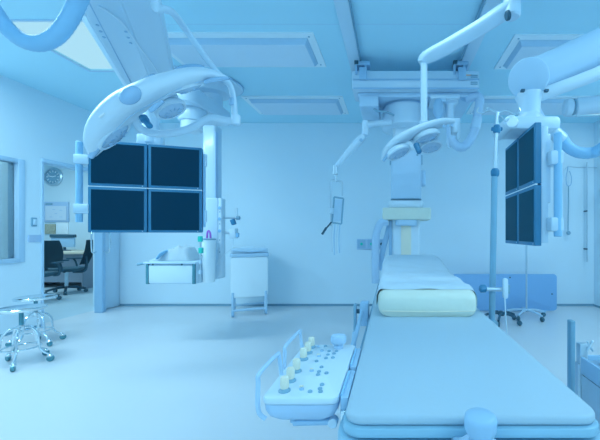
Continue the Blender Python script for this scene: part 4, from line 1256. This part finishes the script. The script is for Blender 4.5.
# ================================================================== RIGHT TROLLEY AND POST
fp = P(571.2, 320, 1.80)
ft = thing('floor_post', 'flat steel upright standing right of the patient table', 'post', (fp.x, 1.8, 0))
bm = new(); box(bm, fp.x - .014, fp.x + .014, 1.78, 1.82, .02, fp.z, .006); obj('upright', bm, 'pole', ft)
bm = new(); lathe(bm, (fp.x, 1.8, 0), Z, [(0, .13), (.012, .13), (.025, .04), (.06, .03)], 24); obj('foot_plate', bm, 'steel', ft)
ty = 1.42
tx = P(580, 0, ty).x
z_t = P(0, 360, ty).z
tr = thing('instrument_trolley', 'steel instrument trolley at the lower right edge with a wing screw', 'trolley', (tx + .3, 1.1, 0))
bm = new(); box(bm, tx, tx + .62, .72, ty, z_t - .02, z_t, .004); tt = obj('top_tray', bm, 'steel', tr)
bm = new()
box(bm, tx - .006, tx + .006, .72, ty, z_t - .05, z_t + .02, .002); box(bm, tx, tx + .62, ty - .006, ty + .006, z_t - .05, z_t + .02, .002)
obj('tray_rim', bm, 'grey', tt)
for xx, yy_ in ((tx, ty), (tx + .6, ty), (tx, .74), (tx + .6, .74)):
    bm = new(); box(bm, xx - .015, xx + .015, yy_ - .015, yy_ + .015, .08, z_t - .01, .004); lg = obj('leg', bm, 'steel', tr)
    bm = new(); cyl(bm, (xx - .014, yy_, .04), (xx + .014, yy_, .04), .04); obj('caster', bm, 'rubber', lg)
bm = new(); box(bm, tx - .004, tx + .004, .76, ty - .016, z_t - .28, z_t - .055, .002); obj('side_panel', bm, 'steel', tr)
bm = new(); box(bm, tx, tx + .60, .74, ty, .24, .26, .004); obj('lower_shelf', bm, 'steel', tr)
q = P(582, 343, ty)
bm = new(); box(bm, q.x - .017, q.x + .017, ty - .017, ty + .017, z_t - .05, q.z, .004); ps = obj('clamp_post', bm, 'steel', tr)
q2 = P(589.5, 346, ty - .02)
bm = new()
cyl(bm, P(585, 346, ty - .01), P(590, 346, ty - .02), .006)
for dx, dz in ((.014, .022), (.014, -.022), (-.010, .02), (-.010, -.02)):
    cyl(bm, q2, q2 + V((dx, 0, dz)), .0045, 8)
obj('wing_screw', bm, 'steel', ps)
bm = new(); heap(bm, tx + .04, tx + .5, .9, 1.36, z_t, lambda fx, fy: .006 + min(1, 8 * fx, 8 * (1 - fx), 8 * fy, 8 * (1 - fy)) * (.03 + .006 * math.sin(fx * 20)))
tag(obj('folded_towel', bm, 'linen', loc=(tx + .25, 1.1, z_t), angle=80), 'white folded towel lying on the steel trolley', 'towel')


# ================================================================== STOOLS
def stool(loc, rz, label):
    t = thing('rolling_stool', label, 'stool', (0, 0, 0), 'steel rolling stools')
    bm = new(); lathe(bm, (0, 0, .485), Z, [(0, .155), (.004, .165), (.022, .168), (.030, .160), (.026, .14), (.024, .02)], 40); obj('seat', bm, 'chrome', t)
    bm = new(); lathe(bm, (0, 0, .33), Z, [(0, .016), (.155, .016)], 14); obj('screw_column', bm, 'teal', t)
    bm = new(); lathe(bm, (0, 0, .31), Z, [(0, .02), (.005, .032), (.035, .032), (.045, .02)], 20); obj('hub', bm, 'chrome', t)
    for k in range(5):
        a_ = 2 * PI * k / 5
        u_ = V((math.cos(a_), math.sin(a_), 0))
        bm = new(); tube(bm, [u_ * .02 + Z * .335, u_ * .07 + Z * .325, u_ * .115 + Z * .27, u_ * .128 + Z * .18, u_ * .135 + Z * .13, u_ * .165 + Z * .09, u_ * .20 + Z * .068], .0095, 8, 5); lg = obj('leg', bm, 'chrome', t)
        w_ = u_.cross(Z)
        bm = new(); cyl(bm, u_ * .21 + Z * .028 - w_ * .013, u_ * .21 + Z * .028 + w_ * .013, .028, 18); obj('caster', bm, 'teal', lg)
        bm = new(); lathe(bm, u_ * .205 + Z * .045, Z, [(0, .022), (.012, .022), (.024, .012)], 12); obj('caster_hood', bm, 'chrome', lg)
    bm = new(); N = 36
    tube(bm, [V((.126 * math.cos(2 * PI * k / N), .126 * math.sin(2 * PI * k / N), .15)) for k in range(N + 1)], .007, 8, 1); obj('foot_ring', bm, 'chrome', t)
    t.location = V(loc); t.rotation_euler = (0, 0, rz)
    return t


s1 = stool((-3.37, 3.0, 0), .3, 'round steel rolling stool nearest the camera by the left wall')
put_copy(s1, (-3.80, 3.52, 0), 1.0, 'round steel rolling stool behind the nearer stool, towards the doorway')

# ================================================================== CAMERA, WORLD, VIEW
cd = bpy.data.cameras.new('camera')
cam = bpy.data.objects.new('camera', cd)
COL.objects.link(cam)
cam.location = (0, 0, EYE)
cam.rotation_euler = (PI / 2, 0, 0)
cd.sensor_fit = 'HORIZONTAL'
cd.sensor_width = 36
cd.lens = F * 36 / 600
cd.shift_x = (300 - CX) / 600
cd.shift_y = -(220 - CY) / 600
cd.clip_start = .02
SC.camera = cam
wd = bpy.data.worlds.new('world')
SC.world = wd
wd.use_nodes = True
wd.node_tree.nodes['Background'].inputs[0].default_value = (.12, .30, .45, 1)
wd.node_tree.nodes['Background'].inputs[1].default_value = .3
SC.view_settings.view_transform = 'Standard'
SC.view_settings.look = 'None'
SC.view_settings.gamma = 1
SC.view_settings.exposure = 0
SC.cycles.use_denoising = True
SC.cycles.max_bounces = 16
SC.cycles.diffuse_bounces = 10
